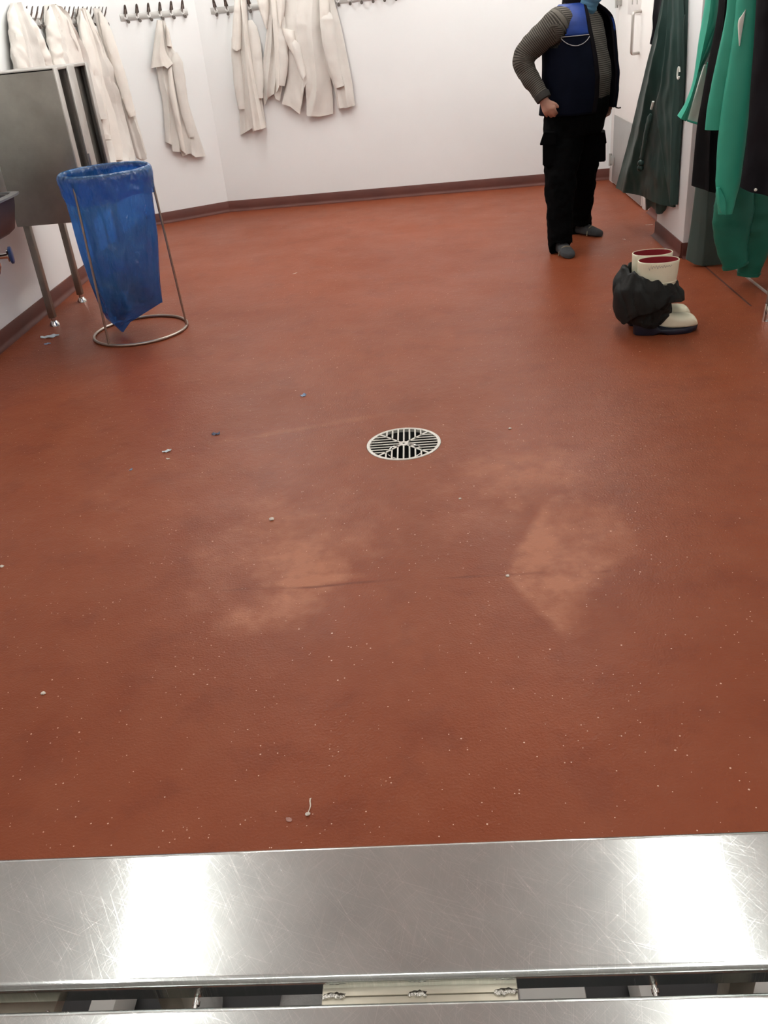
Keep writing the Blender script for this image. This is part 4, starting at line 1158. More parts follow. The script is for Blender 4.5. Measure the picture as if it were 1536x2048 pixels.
# ================================================================== RUBBER BOOTS WITH BLACK OVERTROUSERS
def boot(cx, cy, label):
    """toe towards +x; (cx, cy) the heel"""
    tt = THING('rubber_boot', label, 'boot', (cx + 0.12, cy, 0), 'white rubber boots')
    NB = 44
    sz = [0.03, 0.10, 0.14, 0.20, 0.28, 0.365]
    sx0 = [0.010, 0.012, 0.012, 0.006, 0.002, 0.0]; sx1 = [0.12, 0.165, 0.170, 0.176, 0.190, 0.196]; sw = [0.040, 0.045, 0.047, 0.054, 0.062, 0.066]

    def sh(z, k=1.0):
        h0, f0, w0 = np.interp(z, sz, sx0), np.interp(z, sz, sx1), np.interp(z, sz, sw)
        return [Vector((cx + (h0 + f0) / 2 + (f0 - h0) / 2 * k * cos(a), cy + w0 * k * np.sign(sin(a)) * abs(sin(a)) ** 0.85, z)) for a in np.linspace(0, 2 * pi, NB + 1)[:-1]]
    bm = B(); zs_ = list(np.linspace(0.03, 0.362, 30))
    loft(bm, [sh(z) for z in zs_] + [sh(0.364, 0.985), sh(0.364, 0.96), sh(0.355, 0.95)], cap=False)
    # foot: sections along x
    fx = [0.004, 0.012, 0.04, 0.09, 0.14, 0.18, 0.215, 0.250, 0.278, 0.293, 0.301, 0.306]
    fh = [0.060, 0.085, 0.115, 0.130, 0.122, 0.098, 0.090, 0.088, 0.083, 0.072, 0.058, 0.044]
    fw = [0.018, 0.028, 0.036, 0.041, 0.044, 0.049, 0.053, 0.054, 0.051, 0.044, 0.034, 0.022]
    rings = []
    for x in np.linspace(0.004, 0.305, 44):
        h, w_ = np.interp(x, fx, fh), np.interp(x, fx, fw); ring = []
        zb = 0.026 + 0.006 * max(0, (x - 0.24) / 0.06)
        for k in range(NB):
            a = 2 * pi * k / NB; ca, sa = cos(a), sin(a)
            zz = (zb + h) / 2 + (h - zb) / 2 * np.sign(sa) * abs(sa) ** (0.8 if sa > 0 else 0.5)
            ring.append(Vector((cx + x, cy + w_ * np.sign(ca) * abs(ca) ** 0.75, zz)))
        rings.append(ring)
    loft(bm, rings)
    OBJ('upper', bm, M['boot'], tt, smooth=60)
    bm = B(); loft(bm, [sh(z, 0.948) for z in (0.3615, 0.30, 0.22, 0.16)], cap=False); bm.faces.new([bm.verts.new(p) for p in sh(0.16, 0.948)]); OBJ('lining', bm, M['boot_in'], tt)
    for zr in (0.262, 0.243):
        bm = B(); tube(bm, [p for p in sh(zr, 1.003)], 0.0026, 6, closed=True); OBJ('shaft_band', bm, M['boot'], tt)
    bm = B(); sole = []
    for z, g in ((0.0, 0.0), (0.004, 0.004), (0.026, 0.007), (0.032, 0.003)):
        ring = []
        for k in range(56):
            a = 2 * pi * k / 56; x = 0.153 + (0.151 + g) * cos(a)
            wid = np.interp(x, [0, 0.05, 0.12, 0.2, 0.25, 0.31], [0.042, 0.044, 0.046, 0.054, 0.056, 0.05]) + g
            zz = z
            if z < 0.01 and 0.10 < x < 0.15: zz = z + 0.010
            if z > 0.02: zz = z * (2.1 if x < 0.085 else max(0.9, 2.1 - (x - 0.085) * 40)) + (0.010 * max(0, (x - 0.24) / 0.06))
            if z < 0.01 and x > 0.26: zz = z + 0.008 * (x - 0.26) / 0.045
            ring.append(Vector((cx + x, cy + wid * np.sign(sin(a)) * abs(sin(a)) ** 0.7, zz)))
        sole.append(ring)
    loft(bm, sole); OBJ('sole', bm, M['sole'], tt, smooth=50)
    return tt


b1 = boot(1.024, 4.25, 'cream rubber boot standing in front of its pair, faded scribble on the shaft')
# faded handwriting on the shaft
bm = B(); pts = []
for i in range(60):
    u_ = i / 59; px_ = 1298 + 46 * u_
    amp = 4.0 * (1 - u_) + 1.2
    py_ = 535 - 4 * u_ + (amp if i > 6 else 7) * sin(i * 0.95) * (0.8 + 0.3 * sin(i * 0.37))
    p = ony(px_, py_, 4.193); s_ = (p[0] - 1.1225) / 0.094
    pts.append((p[0], 4.25 - 0.0645 * max(0.0, 1 - s_ * s_) ** 0.43 - 0.0006, p[2]))
tube(bm, pts, 0.0012, 5); OBJ('scribble', bm, M['ink'], b1)
boot(1.030, 4.395, 'cream rubber boot standing behind its pair, nearer the white pier')
bt = THING('overtrousers', 'black waterproof overtrousers bunched down around the pair of cream boots', 'trousers', (1.09, 4.31, 0.05))
OX, OY = 1.102, 4.322
bm = B(); rings = []
NB = 140
hem_a = [0, 40, 80, 120, 165, 195, 211, 235, 260, 286, 315, 360]
hem_z = [0.160, 0.160, 0.150, 0.13, 0.09, 0.070, 0.066, 0.112, 0.150, 0.178, 0.172, 0.160]
top_z = [0.250, 0.260, 0.285, 0.30, 0.314, 0.314, 0.312, 0.305, 0.288, 0.268, 0.255, 0.250]
out_x = [0.168, 0.162, 0.155, 0.155, 0.172, 0.176, 0.170, 0.160, 0.155, 0.155, 0.160, 0.168]
for i in range(60):
    v_ = i / 59
    ring = []
    for k in range(NB):
        a = 2 * pi * k / NB; dg = math.degrees(a)
        ca, sa = cos(a), sin(a)
        zt, zh, ox = (float(np.interp(dg, hem_a, q)) for q in (top_z, hem_z, out_x))
        zt += 0.006 * sin(7 * a) + 0.005 * sin(12 * a + 1); zh += 0.006 * sin(6 * a + 2)
        tt_ = [0, 0.06, 0.14, 0.40, 0.70, 0.82, 0.90, 1.0]
        zz = [zt - 0.03, zt, zt - 0.006, (zt * 2 + zh) / 3, zh + 0.03, zh, zh + 0.004, zh + 0.05]
        kx = [0.100, 0.112, 0.126, ox - 0.012, ox + 0.004, ox + 0.002, ox - 0.012, ox - 0.045]
        ky = [0.142, 0.152, 0.162, 0.188, 0.200, 0.202, 0.194, 0.150]
        z, rx, ry = (float(np.interp(v_, tt_, q)) for q in (zz, kx, ky))
        g = max(0.0, 1 - abs(v_ - 0.12) / 0.3)                       # gathers under the rim
        gath = 0.0045 * g * sin(15 * a + 4 * nz(ca * 2, sa * 2)) + 0.0025 * g * sin(27 * a)
        n1 = nz(ca * 1.8 + 3, sa * 1.8, z * 7); n2 = nz(ca * 2.0 + 1, sa * 2.0, z * 7 + 1.5 * ca)
        crease = -0.009 * max(0.0, 1 - abs(n2) * 6) * min(1, v_ * 3) * (1 if v_ < 0.85 else 0.3)
        dd = gath + 0.022 * n1 * min(1, v_ * 3) + crease
        ring.append(Vector((OX + (rx + dd) * ca, OY + (ry + dd) * sa, z + 0.01 * n1 * (v_ > 0.1) * (v_ < 0.7))))
    rings.append(ring)
loft(bm, rings, cap=False)
OBJ('bunched_cloth', bm, M['nylon'], bt, smooth=55)
bm = B(); rings = []
for i in range(34):
    v_ = i / 33; ring = []
    for k in range(96):
        a = 2 * pi * k / 96; ca, sa = cos(a), sin(a)
        zb = 0.044 + 0.050 * max(0, ca) ** 1.5 + 0.014 * max(0, -ca) + 0.004 * sin(5 * a)
        tt_ = [0, 0.45, 0.80, 0.88, 1.0]
        z = float(np.interp(v_, tt_, [0.21, 0.13, zb + 0.022, zb, zb + 0.02]))
        rx = float(np.interp(v_, tt_, [0.120, 0.128, 0.128, 0.118, 0.10])) - 0.012 * (ca > 0) * ca; ry = float(np.interp(v_, tt_, [0.142, 0.150, 0.150, 0.140, 0.12]))
        n2 = nz(ca * 2.6 + 8, sa * 2.6, z * 16)
        dd = 0.012 * nz(ca * 2.2 + 5, sa * 2.2, z * 9) - 0.010 * max(0.0, 1 - abs(n2) * 7)
        ring.append(Vector((OX - 0.004 + (rx + dd) * ca, OY + (ry + dd) * sa, z)))
    rings.append(ring)
loft(bm, rings, cap=False); OBJ('trouser_cuff', bm, M['nylon'], bt, smooth=55)

# ================================================================== LITTER ON THE FLOOR
GL = 'litter on the floor'


def flake(name, q, mat, ln, wd, rot, label, cat, hgt=0.006, seed=0):
    p = onz(*q)
    bm = B(); n1, n2 = 12, 6; G = []
    for i in range(n1):
        row = []
        for j in range(n2):
            u = i / (n1 - 1) * 2 - 1; v = j / (n2 - 1) * 2 - 1
            wloc = wd * (1 - 0.75 * u * u) * (1 + 0.5 * nz(u * 2, seed))
            x, y = u * ln, v * wloc
            z = 0.0012 + hgt * abs(nz(u * 1.7 + seed, v * 1.5, seed)) * 2 + hgt * 0.5 * u * u * (1 if seed % 2 else 0.2)
            row.append(Vector((p[0] + x * cos(rot) - y * sin(rot), p[1] + x * sin(rot) + y * cos(rot), z)))
        G.append(row)
    up = [[bm.verts.new(c) for c in r] for r in G]; dn = [[bm.verts.new(c - Vector((0, 0, 0.0009))) for c in r] for r in G]
    for i in range(n1 - 1):
        for j in range(n2 - 1):
            bm.faces.new((up[i][j], up[i + 1][j], up[i + 1][j + 1], up[i][j + 1])); bm.faces.new((dn[i][j], dn[i][j + 1], dn[i + 1][j + 1], dn[i + 1][j]))
    for i in range(n1 - 1):
        bm.faces.new((up[i][0], dn[i][0], dn[i + 1][0], up[i + 1][0])); bm.faces.new((up[i][-1], up[i + 1][-1], dn[i + 1][-1], dn[i][-1]))
    for j in range(n2 - 1):
        bm.faces.new((up[0][j], up[0][j + 1], dn[0][j + 1], dn[0][j])); bm.faces.new((up[-1][j], dn[-1][j], dn[-1][j + 1], up[-1][j + 1]))
    o = OBJ(name, bm, mat, origin=(p[0], p[1], 0), smooth=50)
    return TAG(o, label, cat, GL)


flake('film_scrap', (607, 792), M['scrap_blue'], 0.015, 0.010, 0.1, 'pale blue scrap of film on the floor up and left of the drain', 'scrap', 0.007, 1)
flake('film_scrap', (432, 869), M['scrap_dark'], 0.018, 0.010, 0.0, 'dark blue curled scrap of film on the floor left of the drain', 'scrap', 0.008, 2)
flake('film_scrap', (334, 903), M['scrap_pale'], 0.020, 0.011, 0.5, 'pale grey-blue twisted scrap of film beside the dark floor stain', 'scrap', 0.004, 3)
flake('film_scrap', (262, 940), M['scrap_blue'], 0.008, 0.006, 1.1, 'tiny blue scrap of film, the lowest of those left of the drain', 'scrap', 0.003, 4)
flake('film_scrap', (100, 674), M['scrap_pale'], 0.055, 0.026, 0.2, 'pale blue scrap of film lying by the foot of the steel cabinet', 'scrap', 0.006, 5)
flake('film_scrap', (95, 688), M['scrap_blue'], 0.020, 0.012, 0.1, 'small blue shred just in front of the scrap by the cabinet foot', 'scrap', 0.004, 6)
flake('film_scrap', (578, 1640), M['film'], 0.008, 0.0055, -0.6, 'thin pinkish flake on the floor just beyond the bench, left of the string', 'scrap', 0.0015, 7)
flake('paper_shred', (590, 547), M['crumb'], 0.018, 0.004, 0.7, 'thin white shred on the floor in the far middle of the room', 'scrap', 0.002, 8)
flake('paper_shred', (1298, 450), M['crumb'], 0.028, 0.004, 0.0, 'thin white shred on the floor beside the white pier', 'scrap', 0.002, 9)
flake('paper_shred', (1248, 479), M['crumb'], 0.014, 0.004, -0.9, 'thin white shred on the floor between the person and the boots', 'scrap', 0.002, 10)
flake('paper_shred', (336, 918), M['crumb'], 0.009, 0.006, -0.4, 'small white flake just below the pale twisted scrap', 'scrap', 0.002, 12)


def crumb(q, r, label, seed):
    p = onz(*q); bm = B(); bmesh.ops.create_icosphere(bm, subdivisions=3, radius=1.0)
    for v in bm.verts:
        c = v.co.copy(); f = 1 + 0.35 * nz(c.x * 1.6 + seed, c.y * 1.6, c.z * 1.6)
        v.co = Vector((p[0] + c.x * r * 1.2 * f, p[1] + c.y * r * f, r * 0.55 + c.z * r * 0.6 * f))
    TAG(OBJ('crumb', bm, M['crumb'], origin=(p[0], p[1], 0)), label, 'crumb', GL)


crumb((543, 1040), 0.0075, 'white crumb on the pale scuffed patch left of the drain', 1)
crumb((87, 1388), 0.0055, 'white crumb on the red floor near the left edge', 2)
crumb((1015, 1153), 0.005, 'white crumb on the scuffed seam right of the drain', 3)
crumb((1020, 858), 0.005, 'white crumb on the floor to the right of the drain grate', 4)
crumb((4, 1134), 0.006, 'pale crumb at the very left edge of the floor', 5)
crumb((920, 998), 0.004, 'white crumb on the floor below the right of the drain grate', 6)
p0_, p1_ = onz(616, 1628), onz(620, 1600)
bm = B(); tube(bm, [(p0_[0], p0_[1], 0.003), (p0_[0] + 0.003, p0_[1] + 0.012, 0.0028), (p0_[0] + 0.004, p0_[1] + 0.020, 0.003), (p1_[0] + 0.001, p1_[1] - 0.006, 0.003), (p1_[0] + 0.001, p1_[1], 0.004), (p1_[0] + 0.0035, p1_[1] + 0.001, 0.004)], [0.0011, 0.0012, 0.0014, 0.0016, 0.0018, 0.0012], 8)
st_ = OBJ('string', bm, M['string'], origin=(p0_[0], p0_[1], 0)); TAG(st_, 'short knotted piece of white string on the floor just beyond the bench', 'string')
bm = B(); bmesh.ops.create_icosphere(bm, subdivisions=3, radius=1.0)
for v in bm.verts:
    c = v.co.copy(); f = 1 + 0.4 * nz(c.x * 2.2, c.y * 2.2, c.z * 2.2); v.co = Vector((p0_[0] + c.x * 0.0052 * f, p0_[1] - 0.003 + c.y * 0.0042 * f, 0.0035 + c.z * 0.003 * f))
OBJ('knot', bm, M['crumb'], st_)
# ================================================================== PERSON
PF = Vector((0.766, -0.643, 0)); PL = Vector((0.643, 0.766, 0))      # facing, person's left
PC0 = Vector((1.018, 6.17, 0))
per = THING('person', 'person in navy vest, grey striped jersey and black cargo trousers, one hand at the hip', 'person', (1.03, 6.2, 0))


def mp(x, y, Y): return Vector(ony(x, y, Y))


TZ = [0.70, 0.80, 0.88, 0.95, 1.05, 1.15, 1.24, 1.31, 1.36, 1.405, 1.435, 1.46]
TW = [0.205, 0.218, 0.222, 0.226, 0.228, 0.226, 0.224, 0.222, 0.205, 0.165, 0.115, 0.075]
TF = [0.155, 0.185, 0.205, 0.222, 0.226, 0.205, 0.178, 0.155, 0.138, 0.115, 0.090, 0.070]
TB = [0.150, 0.155, 0.150, 0.145, 0.140, 0.140, 0.142, 0.145, 0.138, 0.118, 0.092, 0.072]


def tor(z, phi, grow=0.0, grow_f=None):
    w_, f_, b_ = (float(np.interp(z, TZ, q)) for q in (TW, TF, TB))
    c, s_ = cos(phi), sin(phi)
    e = 0.88
    x = np.sign(c) * abs(c) ** e * ((f_ if c > 0 else b_) + grow)
    y = np.sign(s_) * abs(s_) ** e * (w_ + grow)
    return PC0 + PF * x + PL * y + Vector((0, 0, z))


def torso_bm(bm, z0, z1, grow, n=22, m=48):
    loft(bm, [[tor(z, 2 * pi * k / m, grow) for k in range(m)] for z in np.linspace(z0, z1, n)])


SHR = PC0 - PL * 0.185 + Vector((0, 0, 1.375)) - PF * 0.005
SHL = PC0 + PL * 0.185 + Vector((0, 0, 1.375)) - PF * 0.005
ELR = mp(1047, 120, 6.05); WRR = mp(1088, 199, 5.96)
ELL = PC0 + PL * 0.27 - PF * 0.12 + Vector((0, 0, 1.10)); WRL = PC0 + PL * 0.225 + PF * 0.08 + Vector((0, 0, 0.90))
HPR, KNR, ANR = PC0 - PL * 0.10 + Vector((0, 0, 0.80)), Vector((0.922, 6.03, 0.47)), Vector((0.918, 5.985, 0.085))
HPL, KNL, ANL = PC0 + PL * 0.10 + Vector((0, 0, 0.80)), Vector((1.095, 6.32, 0.47)), Vector((1.130, 6.475, 0.085))
D1, D2 = Vector((0.20, -0.98, 0)).normalized(), Vector((0.66, -0.75, 0)).normalized()


def limb(bm, P, R, n=26, seg=20):
    c = catmull(P, n); r = list(np.interp(np.linspace(0, 1, n), np.linspace(0, 1, len(R)), R))
    tube(bm, c, r, seg)


def foot(bm, an, d, g=0.0):
    sd = Vector((-d.y, d.x, 0)); rings = []
    xs_ = [-0.062, -0.055, -0.03, 0.0, 0.05, 0.10, 0.14, 0.17, 0.185, 0.193]
    hh = [0.04, 0.06, 0.085, 0.095, 0.075, 0.058, 0.046, 0.038, 0.030, 0.020]
    ww = [0.018, 0.028, 0.034, 0.036, 0.039, 0.044, 0.046, 0.042, 0.033, 0.018]
    for x in np.linspace(-0.062, 0.193, 26):
        h, w_ = np.interp(x, xs_, hh) + g, np.interp(x, xs_, ww) + g
        base = Vector((an.x, an.y, 0)) + d * x
        rings.append([base + sd * (w_ * np.sign(cos(a)) * abs(cos(a)) ** 0.8) + Vector((0, 0, 0.003 + h * (0.5 + 0.5 * np.sign(sin(a)) * abs(sin(a)) ** 0.7))) for a in np.linspace(0, 2 * pi, 25)[:-1]])
    loft(bm, rings)


# ---- the body: one continuous surface (head, neck, trunk, limbs, hands, feet)
bm = B()
torso_bm(bm, 0.74, 1.45, -0.02)
HC = PC0 + PF * 0.075 + Vector((0, 0, 1.545))                # head centre
tilt = radians(24)
HU = (Vector((0, 0, 1)) * cos(tilt) + PF * sin(tilt)); HFW = (PF * cos(tilt) - Vector((0, 0, 1)) * sin(tilt)); HL = PL


def hp3(x, y, z): return HC + HL * x + HFW * y + HU * z


limb(bm, [PC0 + Vector((0, 0, 1.38)) - PF * 0.02, PC0 + PF * 0.02 + Vector((0, 0, 1.47)), HC - HU * 0.02 - HFW * 0.02], [0.075, 0.062, 0.062])
ico = bmesh.ops.create_icosphere(bm, subdivisions=5, radius=1.0)
for v in ico['verts']:
    q = v.co.copy(); x, y, z = q.x, q.y, q.z
    jaw = 1 - 0.22 * max(0, -z) ** 1.3
    X = 0.074 * x * jaw; Y = (0.092 if y > 0 else 0.102) * y * (1 - 0.10 * max(0, -z) * (y < 0)); Z = 0.118 * z
    if y > 0:
        Y += 0.010 * math.exp(-((z + 0.82) / 0.22) ** 2) * y                                    # chin
        Y += 0.007 * math.exp(-((z - 0.24) / 0.10) ** 2) * math.exp(-(x / 0.6) ** 2)            # brow
        for ex in (-0.42, 0.42): Y -= 0.011 * math.exp(-((z - 0.06) / 0.11) ** 2 - ((x - ex) / 0.20) ** 2)   # sockets
        Y += 0.006 * math.exp(-((z + 0.48) / 0.05) ** 2 - (x / 0.28) ** 2) + 0.006 * math.exp(-((z + 0.60) / 0.06) ** 2 - (x / 0.24) ** 2)  # lips
        for ex in (-0.55, 0.55): Y += 0.006 * math.exp(-((z + 0.2) / 0.16) ** 2 - ((x - ex) / 0.2) ** 2)
    v.co = hp3(X, Y, Z)
tube(bm, [hp3(0, 0.088, 0.018), hp3(0, 0.100, -0.004), hp3(0, 0.113, -0.028), hp3(0, 0.098, -0.036)], [0.008, 0.010, 0.014, 0.008], 14)
for sx in (-1, 1):
    r_ = bmesh.ops.create_uvsphere(bm, u_segments=16, v_segments=10, radius=1.0)
    for v in r_['verts']: v.co = hp3(sx * (0.074 + 0.010 * v.co.x * 0.8) + sx * 0.006 * v.co.y * -1, -0.008 + 0.018 * v.co.y, -0.006 + 0.031 * v.co.z)
limb(bm, [SHR, ELR, WRR], [0.055, 0.052, 0.045, 0.042, 0.036, 0.028])
limb(bm, [SHL, ELL, WRL], [0.055, 0.052, 0.045, 0.042, 0.036, 0.028])
limb(bm, [HPR, KNR, ANR], [0.085, 0.075, 0.056, 0.055, 0.045, 0.036])
limb(bm, [HPL, KNL, ANL], [0.085, 0.075, 0.056, 0.055, 0.045, 0.036])
foot(bm, ANR, D1, -0.004); foot(bm, ANL, D2, -0.004)


def hand(bm, wr, kn, across, curl, thumb_side):
    """palm from wrist to knuckles; fingers run on from the knuckles and curl towards `curl`"""
    ax = (kn - wr).normalized(); ac = across.normalized(); nn = curl.normalized()
    rings = []
    for u in np.linspace(-0.25, 1.0, 14):
        c = wr + (kn - wr) * u
        w_ = np.interp(u, [-0.25, 0.0, 0.35, 0.8, 1.0], [0.024, 0.026, 0.036, 0.041, 0.038]); h_ = np.interp(u, [-0.25, 0, 0.5, 1.0], [0.020, 0.018, 0.016, 0.012])
        rings.append([c + ac * w_ * cos(a) + nn * h_ * sin(a) for a in np.linspace(0, 2 * pi, 21)[:-1]])
    loft(bm, rings)
    for k, (off, ln) in enumerate(((-0.031, 0.060), (-0.0105, 0.074), (0.0105, 0.080), (0.031, 0.072))):
        b0 = kn + ac * off - ax * 0.012 - ax * 0.006 * abs(off) / 0.03
        p1 = b0 + (ax * 0.55 + nn * 0.25).normalized() * ln * 0.5
        p2 = p1 + (ax * 0.15 + nn * 0.95).normalized() * ln * 0.36
        p3 = p2 + (-ax * 0.45 + nn * 0.75).normalized() * ln * 0.26
        tube(bm, catmull([b0, b0 + ax * 0.012, p1, p2, p3], 14), list(np.interp(np.linspace(0, 1, 14), [0, 0.3, 0.9, 1], [0.0098, 0.0094, 0.0076, 0.0052])), 12)
    t0 = wr + ax * 0.028 + ac * thumb_side * 0.022
    t1 = t0 + (ac * thumb_side * 0.75 + ax * 0.6 + nn * 0.25).normalized() * 0.038
    t2 = t1 + (ac * thumb_side * 0.25 + ax * 0.85 + nn * 0.5).normalized() * 0.032
    tube(bm, catmull([t0, t1, t2], 12), list(np.interp(np.linspace(0, 1, 12), [0, 0.4, 0.9, 1], [0.014, 0.0115, 0.0088, 0.006])), 12)


KNU = mp(1099, 222, 5.935)
hand(bm, WRR, KNU, (mp(1112, 214, 5.93) - mp(1088, 224, 5.95)), Vector((0.35, 0.75, -0.35)), 1)
KNLh = WRL + Vector((0.0, 0, -0.075)) + PF * 0.03
hand(bm, WRL, KNLh, PF, -PL + Vector((0, 0, -0.3)), 1)
body = OBJ('body', bm, M['skin'], per)
remesh(body, 0.0052, 3)
for sx in (-1, 1):
    bm = B(); bmesh.ops.create_uvsphere(bm, u_segments=16, v_segments=12, radius=0.0115, matrix=Matrix.Translation(hp3(sx * 0.031, 0.0745, 0.008))); OBJ('eye', bm, M['eye'], body)
# hair
bm = B(); ico = bmesh.ops.create_icosphere(bm, subdivisions=4, radius=1.0)
dl = []
for v in ico['verts']:
    q = v.co.copy()
    if q.z < 0.05 - 0.55 * min(0, q.y) * -1 + (0.40 if q.y > 0.25 else 0.0): dl.append(v)
    f = 1 + 0.03 * nz(q.x * 6, q.y * 6, q.z * 6)
    v.co = hp3(0.080 * q.x * f, (0.094 if q.y > 0 else 0.108) * q.y * f, 0.124 * q.z * f)
bmesh.ops.delete(bm, geom=dl, context='VERTS')
OBJ('hair', bm, M['hair'], per, smooth=70)
# face mask with pleats
bm = B(); rows = []
for i in range(18):
    z = 0.008 - 0.138 * i / 17; row = []
    for k in range(25):
        a = (k / 24 * 2 - 1) * 1.25
        rr = 0.0865 + 0.026 * math.exp(-((z + 0.035) / 0.04) ** 2) * math.exp(-(a / 0.6) ** 2) + 0.012 * math.exp(-((z + 0.11) / 0.03) ** 2) * cos(a) + 0.002 * sin(i * 1.9)
        row.append(hp3(rr * 0.86 * sin(a), rr * 1.04 * cos(a) + 0.010, z))
    rows.append(row)
loft(bm, rows, closed=False)
mk = OBJ('face_mask', bm, M['mask'], per, smooth=60)
md = mk.modifiers.new('thick', 'SOLIDIFY'); md.thickness = 0.003
for sx in (-1, 1):
    bm = B(); tube(bm, [hp3(sx * 0.070, 0.035, -0.004), hp3(sx * 0.080, 0.0, 0.012), hp3(sx * 0.088, -0.025, 0.006), hp3(sx * 0.083, -0.02, -0.03), hp3(sx * 0.071, 0.03, -0.06)], 0.0015, 6); OBJ('ear_loop', bm, M['cotton_lining'], mk)
# ---- striped jersey
bm = B(); torso_bm(bm, 0.84, 1.455, -0.004)
limb(bm, [PC0 + Vector((0, 0, 1.40)), PC0 + PF * 0.01 + Vector((0, 0, 1.47))], [0.085, 0.078])
WE = WRR + (WRR - ELR).normalized() * -0.010
limb(bm, [SHR + PL * 0.03, SHR - PL * 0.03 - Vector((0, 0, 0.03)), ELR, WE], [0.075, 0.088, 0.080, 0.072, 0.068, 0.060, 0.050, 0.046], 34)
limb(bm, [SHL - PL * 0.03, SHL + PL * 0.02 - Vector((0, 0, 0.03)), ELL, WRL], [0.075, 0.085, 0.078, 0.070, 0.062, 0.052, 0.044], 30)
jer = OBJ('jersey', bm, M['sweater'], per)
remesh(jer, 0.0075, 5, 0.007, 14, 3)
off = W[per.name]
arms = [catmull(list(q), 40) for q in ((SHR + PL * 0.07, SHR - PL * 0.01 - Vector((0, 0, 0.015)), ELR, WE), (SHL - PL * 0.07, SHL + PL * 0.01 - Vector((0, 0, 0.015)), ELL, WRL))]
vals = []
for v in jer.data.vertices:
    p = np.array(v.co + off); lat = float((v.co + off - PC0).dot(PL))
    A3 = np.array(arms[0] if lat < 0 else arms[1])
    seg_ = A3[1:] - A3[:-1]; ln_ = np.linalg.norm(seg_, axis=1)
    tt_ = np.clip(((p - A3[:-1]) * seg_).sum(1) / ln_ ** 2, 0, 1)
    d_s = np.linalg.norm(p - A3[:-1] - seg_ * tt_[:, None], axis=1); k = int(np.argmin(d_s))
    along = float(ln_[:k].sum() + tt_[k] * ln_[k])
    vals.append(along + 0.3 if (d_s[k] < 0.10 and along > 0.075 and abs(lat) > 0.10) else float(p[2]))
at = jer.data.attributes.new('stripe', 'FLOAT', 'POINT')
at.data.foreach_set('value', vals)
bm = B(); dv_ = (WRR - ELR).normalized()
tube(bm, [WE - dv_ * 0.028, WE - dv_ * 0.02, WE + dv_ * 0.010, WE + dv_ * 0.012], [0.049, 0.051, 0.047, 0.040], 24); OBJ('cuff', bm, M['cuff'], jer)
bm = B(); tube(bm, [PC0 + PF * 0.008 + Vector((0, 0, 1.455)), PC0 + PF * 0.012 + Vector((0, 0, 1.485))], [0.084, 0.079], 28, cap=False); OBJ('neckband', bm, M['cuff'], jer)
# ---- trousers
bm = B(); torso_bm(bm, 0.72, 0.93, 0.006, 10)
limb(bm, [HPR + Vector((0, 0, 0.04)), HPR - Vector((0, 0, 0.1)), KNR, ANR + Vector((0, 0, 0.0)), ANR - Vector((0, 0, 0.045)) + D1 * 0.012], [0.125, 0.130, 0.122, 0.114, 0.106, 0.099, 0.092, 0.086, 0.083, 0.081], 40)
limb(bm, [HPL + Vector((0, 0, 0.04)), HPL - Vector((0, 0, 0.1)), KNL, ANL, ANL - Vector((0, 0, 0.045)) + D2 * 0.012], [0.125, 0.134, 0.132, 0.128, 0.122, 0.112, 0.100, 0.090, 0.085, 0.083], 40)
tr_ = OBJ('trousers', bm, M['trouser'], per)
remesh(tr_, 0.009, 4, 0.010, 11, 5, 1.4)


def pocket(pxs, Yc, thick, sgn, out):
    """cargo pocket with a flap that stands away at its lower edge; pxs = (x_in, x_out, y_top, y_flap, y_bottom)"""
    xi, xo, yt, yf, yb = pxs
    bm = B()
    a, b, c, d = mp(xi, yf - 4, Yc), mp(xo, yf - 4, Yc), mp(xo, yb, Yc), mp(xi, yb + 2, Yc)
    box_pts = [[q + PV * s_ for q in (a, b, c, d)] for s_ in (-thick, thick)]
    PTS = box_pts
    V = [[bm.verts.new(q) for q in r] for r in PTS]
    for k in range(4): bm.faces.new((V[0][k], V[0][(k + 1) % 4], V[1][(k + 1) % 4], V[1][k]))
    bm.faces.new(V[0]); bm.faces.new(V[1][::-1])
    bmesh.ops.bevel(bm, geom=list(bm.edges), offset=0.006, segments=2, affect='EDGES')
    pk = OBJ('cargo_pocket', bm, M['trouser'], tr_)
    bm = B()
    a, b, c, d = mp(xi, yt, Yc), mp(xo - out * 0.4, yt, Yc), mp(xo + out, yf, Yc), mp(xi, yf + 1, Yc)
    V = [[bm.verts.new(q + PV * s_) for q in (a, b, c, d)] for s_ in (-thick * 1.12, thick * 1.12)]
    for k in range(4): bm.faces.new((V[0][k], V[0][(k + 1) % 4], V[1][(k + 1) % 4], V[1][k]))
    bm.faces.new(V[0]); bm.faces.new(V[1][::-1])
    bmesh.ops.bevel(bm, geom=list(bm.edges), offset=0.004, segments=2, affect='EDGES')
    OBJ('pocket_flap', bm, M['trouser'], pk)


PV = Vector((0.17, 0.985, 0))
pocket((1112, 1086, 262, 287, 329), 6.03, 0.07, -1, -6)
pocket((1180, 1211, 262, 284, 320), 6.27, 0.07, 1, 2)
# ---- socks
for an, d in ((ANR, D1), (ANL, D2)):
    bm = B(); foot(bm, an, d, 0.001); sk = OBJ('sock', bm, M['sock'], per, smooth=60)
    sd = Vector((-d.y, d.x, 0))
    bm = B(); h_, w_ = 0.060, 0.047
    tube(bm, [Vector((an.x, an.y, 0)) + d * 0.105 + sd * (w_ * cos(a)) + Vector((0, 0, 0.004 + h_ * 0.98 * sin(a) ** 0.8)) for a in np.linspace(0.02, pi - 0.02, 17)], 0.0045, 8); OBJ('sock_band', bm, M['sock_band'], sk)
# ---- vest: an open shell round the trunk
ZV = list(np.linspace(0.848, 1.45, 44)); NPHI = 96
PH0, PH1 = radians(34), radians(338)


